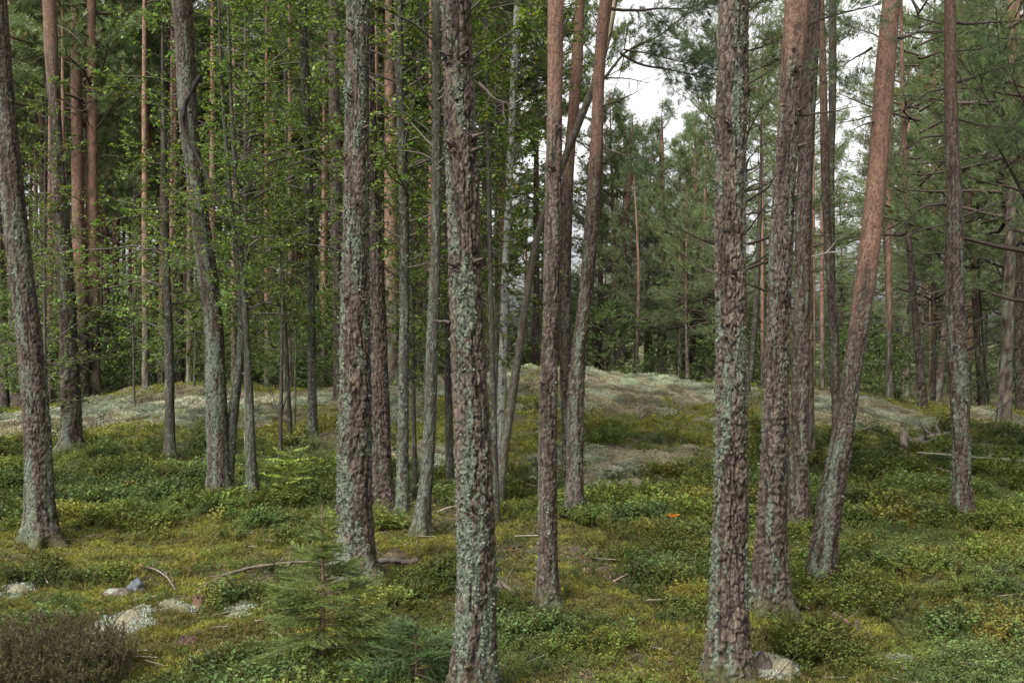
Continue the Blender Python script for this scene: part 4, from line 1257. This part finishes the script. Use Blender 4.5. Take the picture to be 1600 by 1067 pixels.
# spruce sapling in the foreground
b = gbase(505, 1052)
root = empty('spruce_sapling', b, 'young green spruce sapling in the foreground before the stout lichen crusted pine', 'spruce sapling')
sp = spruce_crown('crown', .80, .47, 60, 42, .0030, 500, col=(0.125, 0.165, 0.050), ln=.015, z0=.03, nd=4.2)
sp.parent = root
st = np.array([(0, 0, -.03), (.002, 0, .3), (-.004, 0, .6), (-.006, 0, .86)])
V, F = tube(curve_pts(st, 12), np.linspace(.012, .0025, 12), 8)
mesh_obj('stem', V, F, M_WOOD, root, np.array([.11, .08, .05]) * np.ones((len(V), 1)))

b = gbase(650, 1075)
root = empty('spruce_sapling', b, 'low spreading spruce sapling cut by the bottom edge beside the nearest pine', 'spruce sapling')
sp = spruce_crown('crown', .30, .48, 30, 34, .0030, 501, col=(0.065, 0.105, 0.04), ln=.015, z0=.03, nd=4.0)
sp.parent = root
V, F = tube(np.array([(0, 0, -.03), (0, 0, .15), (0, .01, .3)]), np.array([.01, .007, .002]), 7)
mesh_obj('stem', V, F, M_WOOD, root, np.array([.11, .08, .05]) * np.ones((len(V), 1)))

# heather bush
b = gbase(60, 1072)
root = empty('heather_bush', b, 'brown heather bush filling the bottom left corner', 'heather bush')
g = np.random.default_rng(510)
A, B = [], []
for k in range(520):
    a = g.uniform(0, 6.28); r = .36 * math.sqrt(g.uniform(0, 1))
    p = np.array([math.cos(a) * r * 1.15, math.sin(a) * r, 0]); h = g.uniform(.16, .40) * (1 - (r / .40) ** 2 * .55)
    q = p * 1.15 + np.array([g.normal(0, .03), g.normal(0, .03), h])
    m = (p + q) / 2 + g.normal(0, .012, 3)
    A += [p, m]; B += [m, q]
    for _ in range(4):
        s_ = m + (q - m) * g.uniform(0, .9)
        A.append(s_); B.append(s_ + np.array([g.normal(0, .02), g.normal(0, .02), g.uniform(.02, .06)]))
A = np.array(A); B = np.array(B)
mb = MB()
V, F = many_tubes(A, B, .0013, .0009, 3)
mb.add(V, F, np.array([.045, .035, .026]))
n = 52000
i = g.integers(0, len(A), n)
o = A[i] + (B - A)[i] * g.uniform(.2, 1, (n, 1))
d = unit(unit((B - A)[i]) + g.normal(0, .7, (n, 3)))
s_ = unit(np.cross(d, g.normal(size=(n, 3)))) * .0022
V = np.stack([o - s_, o + s_, o + d * .015], 1).reshape(-1, 3)
cc = np.where(g.uniform(size=(n, 1)) < .5, np.array([[.090, .068, .040]]), np.array([[.070, .070, .026]])) * g.uniform(.6, 1.4, (n, 1))
mb.add(V, np.arange(3 * n).reshape(-1, 3), np.repeat(cc, 3, axis=0), 1)
mb.build('sprigs', [M_WOOD, M_SHRUB], root, kind='stuff')

# yellow-green rowan seedling with compound leaves
def compound_leaf(parent, p0, d, L, lw, npair, col, seed):
    g = np.random.default_rng(seed)
    d = unit(d)
    pts = np.array([p0 + d * L * t + np.array([0, 0, -.22 * L * t * t]) for t in np.linspace(0, 1, 8)])
    mb = MB()
    V, F = tube(pts, np.linspace(.0022, .001, 8), 4)
    mb.add(V, F, np.array(col) * .8)
    side = unit(np.cross(d, [0, 0, 1.0]))
    P, D_ = [], []
    for k in range(npair):
        t = .25 + .7 * k / npair
        p = p0 + d * L * t + np.array([0, 0, -.22 * L * t * t])
        for s_ in (-1, 1):
            P.append(p); D_.append(side * s_ + d * .45 + np.array([0, 0, -.15]))
    P.append(pts[-1]); D_.append(d)
    P = np.array(P); n = len(P)
    V, F, C = scatter(LEAF_V, LEAF_F, P, frame(np.array(D_), roll=g.normal(0, .25, n)), lw * g.uniform(.8, 1.15, n), np.array(col) * g.uniform(.75, 1.25, (n, 1)))
    mb.add(V, F, C, 1)
    return mb.build('leaf', [M_WOOD, M_LEAF], parent)
b = gbase(447, 782)
root = empty('rowan_seedling', b, 'small yellow green rowan seedling left of the stout pine', 'seedling')
D = b[1]
k = D / FPX
st = curve_pts([(0, 0, -.02), (.0, 0, 30 * k), (4 * k, 0, 60 * k), (8 * k, 0, 84 * k)], 9)
V, F = tube(st, np.linspace(.006, .002, 9), 6)
mesh_obj('stem', V, F, M_WOOD, root, np.array([.10, .08, .05]) * np.ones((len(V), 1)))
spec = [(-26, 66, -1, .1), (22, 80, 1, .5), (30, 66, 1, .1), (-10, 74, -.3, .4), (-24, 40, -1, 0), (-4, 48, -.6, -.6), (24, 46, 1, 0), (34, 38, 1, -.4), (-8, 20, -.8, -.5), (14, 30, .6, -.8), (26, 24, 1, .4), (8, 60, .2, -1)]
for q, (dx_, dz_, sx, sy) in enumerate(spec):
    z = max(.05, (dz_ - 6) * k)
    z = min(z, 80 * k)
    p0 = np.array([np.interp(z, st[:, 2], st[:, 0]), 0, z])
    tgt = np.array([dx_ * k * 1.25, sy * .10, (dz_ + 6) * k])
    compound_leaf(root, p0, tgt - p0, max(.17, np.linalg.norm(tgt - p0)), .075, 5, (.28, .33, .09), q)

b = gbase(622, 952)
root = empty('rowan_seedling', b, 'tiny pale green seedling between the stout pine and the nearest pine', 'seedling')
V, F = tube(np.array([(0, 0, -.02), (.005, 0, .05), (.005, .0, .09)]), np.array([.003, .002, .001]), 5)
mesh_obj('stem', V, F, M_WOOD, root, np.array([.10, .10, .05]) * np.ones((len(V), 1)))
for q, a in enumerate(np.linspace(0, 6.28, 8)[:-1]):
    compound_leaf(root, np.array([.005, 0, .08]), np.array([math.cos(a), math.sin(a), .35]), .11, .034, 4, (.22, .29, .09), 40 + q)

# fallen wood
def log(name, label, cat, pts_px, r0, r1, col, dz=.03, seed=0, twigs=0, tl=.15, lift=None, k=10):
    W = []
    for q, (u, v) in enumerate(pts_px):
        p = gbase(u, v, dz)
        if lift: p[2] += lift[q]
        W.append(p)
    base = W[0].copy()
    g = np.random.default_rng(seed)
    P = curve_pts(np.array(W) - base, 22, r0 * .12, g)
    rr = np.linspace(r0, r1, len(P)) * (1 + g.normal(0, .06, len(P)))
    mb = MB()
    V, F = tube(P, rr, k)
    V = V + (np.array([vn(V[:, 0] * 40, V[:, 1] * 40, V[:, 2] * 40, seed + j) for j in range(3)]).T - .5) * r0 * .5
    cc = np.array(col) * (.5 + 1.0 * fbm(V[:, 0] * 20, V[:, 1] * 20, V[:, 2] * 20, seed, 3))[:, None]
    mb.add(V, F, cc)
    for e in (0, -1):
        ring = V[:k] if e == 0 else V[-k:]
        c = ring.mean(0)
        mb.add(np.vstack([ring, c]), np.array([(j, (j + 1) % k, k) for j in range(k)]), np.array(col) * 1.2)
    for q in range(twigs):
        i = g.integers(3, len(P) - 1)
        d = unit(np.array([g.normal(), g.normal(), abs(g.normal()) * .7]))
        T = np.array([P[i], P[i] + d * tl * .5, P[i] + unit(d + g.normal(0, .3, 3)) * tl])
        V, F = tube(T, np.array([r0 * .35, r0 * .25, r0 * .08]), 5)
        mb.add(V, F, np.array(col))
    o = mb.build(name, [M_WOOD], loc=base)
    return tag(o, label, cat)

log('fallen_branch', 'long thin fallen branch running right from the rotten stump in the left foreground', 'branch', [(312,940),(350,915),(400,902),(440,896),(485,893)], .016, .008, (.095, .078, .055), .07, 1, 9)
log('fallen_branch', 'thin curved fallen branch left of the rotten stump', 'branch', [(218,896),(245,903),(262,918),(275,938)], .007, .004, (.12, .10, .08), .06, 2, 4)
log('fallen_log', 'short grey mossy log lying right of the stout pine', 'log', [(582,884),(610,880),(640,884),(655,880)], .026, .018, (.10, .08, .065), .02, 3, 2)
log('fallen_log', 'dark broken log sticking out right of the nearest pine', 'log', [(768,916),(790,926),(806,935)], .030, .024, (.075, .055, .045), .03, 4, 2)
log('fallen_branch', 'pale stick lying on the red brown litter in the middle', 'branch', [(960,920),(975,911),(990,902)], .008, .007, (.20, .155, .11), .05, 5, 0)
log('fallen_branch', 'thin stick lying across the moss left of the large rough pine', 'branch', [(1010,950),(1040,948),(1075,946)], .006, .004, (.16, .125, .09), .04, 6, 2)
log('fallen_branch', 'reddish stick lying across the upright twig on the yellow moss', 'branch', [(1303,972),(1325,985),(1345,994),(1360,1003)], .011, .007, (.085, .055, .04), .05, 7, 3)
log('fallen_branch', 'pale bent stick left of the two slim pines, lying on brown litter', 'branch', [(684,806),(700,800),(716,797)], .010, .007, (.24, .20, .15), .04, 8, 1)
log('fallen_branch', 'pale stick lying left of the foot of the slim pine', 'branch', [(804,845),(822,845),(842,844)], .008, .006, (.18, .155, .12), .04, 9, 1)
log('fallen_log', 'grey fallen log on the mound left of the bare branched pine', 'log', [(1418,702),(1440,696),(1465,688),(1482,682)], .075, .05, (.105, .088, .075), .07, 10, 6, .4)
log('fallen_pole', 'long thin pale fallen pole over the shrubs at the right picture edge', 'pole', [(1432,731),(1470,733),(1510,738),(1560,742),(1640,748)], .013, .017, (.12, .11, .075), .20, 11, 6, .3)
log('fallen_branch', 'dark fallen branch below the long pole at the right', 'branch', [(1462,744),(1490,752),(1520,760)], .014, .007, (.08, .065, .05), .10, 12, 4, .2)
log('fallen_branch', 'dark curved root like branch on the moss right of the close pair', 'branch', [(1236,948),(1250,955),(1264,964)], .010, .006, (.10, .075, .06), .04, 13, 3)
log('fallen_branch', 'thin fallen branch on the lichen left of the leaning pine crest', 'branch', [(1335,682),(1350,678),(1372,672)], .016, .01, (.14, .11, .09), .06, 14, 4, .3)
log('fallen_branch', 'thin twig lying on litter below the path of red brown needles', 'branch', [(958,990),(968,997),(980,1005)], .006, .004, (.24, .21, .18), .03, 15, 1)
log('fallen_branch', 'pale thin stick standing out at the bottom left before the heather', 'branch', [(296,1040),(304,1054),(312,1066)], .005, .004, (.20, .17, .12), .04, 16, 1)
log('fallen_branch', 'thin bare branch lying over the lichen behind the grey saplings', 'branch', [(498,690),(520,684),(545,688)], .014, .008, (.10, .085, .07), .08, 17, 5, .3)

# stumps
def stump(name, label, u, v, r, h, col, seed, jag=.5, k=26, cat='stump'):
    b = gbase(u, v)
    g = np.random.default_rng(seed)
    zs = np.linspace(-.05, h, 12)
    th = np.arange(k) / k * 2 * np.pi
    Z, T = np.meshgrid(zs, th, indexing='ij')
    topn = 1 - jag * vn(np.cos(T) * 2.2 + 4, np.sin(T) * 2.2, 0, seed) - jag * .4 * vn(np.cos(T) * 7, np.sin(T) * 7, 0, seed + 1)
    Zz = np.where(Z > 0, Z * topn, Z)
    rr = r * (1 + .45 * np.exp(-np.clip(Zz, 0, 9) / (h * .3)) - .25 * Zz / h) * (.75 + .5 * fbm(np.cos(T) * 2.5, np.sin(T) * 2.5, Z * 8, seed + 2, 3))
    V = np.stack([rr * np.cos(T), rr * np.sin(T), Zz], -1).reshape(-1, 3)
    i = np.arange(11)[:, None] * k; j = np.arange(k)[None]; j2 = (j + 1) % k
    F = np.stack([i + j, i + j2, i + k + j2, i + k + j], -1).reshape(-1, 4)
    mb = MB()
    cc = np.array(col) * (.45 + 1.1 * fbm(V[:, 0] * 30, V[:, 1] * 30, V[:, 2] * 10, seed, 3))[:, None]
    mb.add(V, F, cc)
    ring = V[-k:]
    mb.add(np.vstack([ring, ring.mean(0) - [0, 0, h * .35]]), np.array([(q, (q + 1) % k, k) for q in range(k)]), np.array(col) * .6)
    o = mb.build(name, [M_WOOD], loc=b)
    return tag(o, label, cat)
stump('rotten_stump', 'rotten red brown stump piece in the left foreground under the long fallen branch', 312, 950, .045, .13, (.075, .045, .030), 601)
stump('broken_stump', 'dark broken stump at the foot of the large rough pine', 1187, 1052, .055, .15, (.075, .06, .05), 602, .75)
stump('broken_stump', 'small grey broken stub standing on the mound beside the fallen log', 1412, 706, .05, .34, (.15, .12, .10), 603, .4)
stump('rotten_stump', 'low mossy brown stump remnant right of the stout pine, behind the grey log', 622, 868, .07, .055, (.07, .05, .03), 604, .6)
stump('upright_twig', 'short dark upright broken twig on the yellow moss at the right', 1341, 1010, .010, .17, (.06, .05, .045), 605, .25, 8, 'twig')
stump('rotten_stump', 'red rotten wood piece in the moss left of the spruce sapling', 293, 1004, .05, .045, (.07, .04, .028), 606, .6, cat='rotten wood')

# stones
def stone(label, u, v, sx, sy, sz, col, seed):
    b = gbase(u, v)
    import bmesh
    bm = bmesh.new(); bmesh.ops.create_icosphere(bm, subdivisions=4, radius=1.0)
    V = np.array([q.co[:] for q in bm.verts]); F = np.array([[q.index for q in f.verts] for f in bm.faces]); bm.free()
    V = V * (.35 + 1.1 * fbm(V[:, 0] * 1.6 + seed, V[:, 1] * 1.6, V[:, 2] * 1.6, seed, 2) + .22 * fbm(V[:, 0] * 6, V[:, 1] * 6, V[:, 2] * 6, seed, 2))[:, None]
    V = V * np.array([sx, sy, sz]) + np.array([0, 0, sz * .35])
    lk = ss(.56, .66, fbm(V[:, 0] * 25, V[:, 1] * 25, V[:, 2] * 25, seed + 1, 3))[:, None]
    cc = np.array(col) * (1 - lk) + np.array([.20, .22, .18]) * lk * .8
    return tag(mesh_obj('stone', V, F, M_ROCK, col=cc, loc=b), label, 'stone')
stone('blue grey stone in the left foreground', 213, 925, .055, .05, .06, (.060, .064, .076), 1)
stone('pale lichen covered stone between the stout pine and the nearest pine', 686, 890, .085, .06, .04, (.13, .13, .115), 2)
stone('low brown stone beside the blue grey one', 182, 930, .08, .06, .03, (.075, .062, .048), 3)

# orange leaf cluster
b = gbase(1051, 832)
root = empty('orange_leaf', b + np.array([0, 0, .10]), 'bright orange autumn leaf lying on the shrubs left of the large rough pine', 'leaf')
LBV = []; g = np.random.default_rng(5)
mb = MB()
for a, s_ in ((-1.1, .085), (-.3, .07), (.5, .07), (1.2, .085), (2.6, .05)):
    V, F, C = scatter(LEAF_V * np.array([1.5, 1, 1]), LEAF_F, np.array([[0, 0, .02]]), frame(np.array([[math.sin(a), -.3, .7]])), np.array([s_]), np.array([[.62, .20, .035]]) * g.uniform(.85, 1.1))
    mb.add(V, F, C)
mb.build('blade', [M_LEAF], root)
V, F = tube(np.array([(0, 0, .02), (.0, .02, -.02), (0, .03, -.05)]), np.array([.002, .0015, .001]), 5)
mesh_obj('leaf_stalk', V, F, M_WOOD, root, np.array([.3, .12, .04]) * np.ones((len(V), 1)))

tot = sum(sum(len(p.vertices) - 2 for p in o.data.polygons) if False else len(o.data.loops) - 2 * len(o.data.polygons) for o in {o.data.name: o for o in bpy.data.objects if o.type == 'MESH'}.values())
print('objects', len(bpy.data.objects), 'unique triangles', tot)
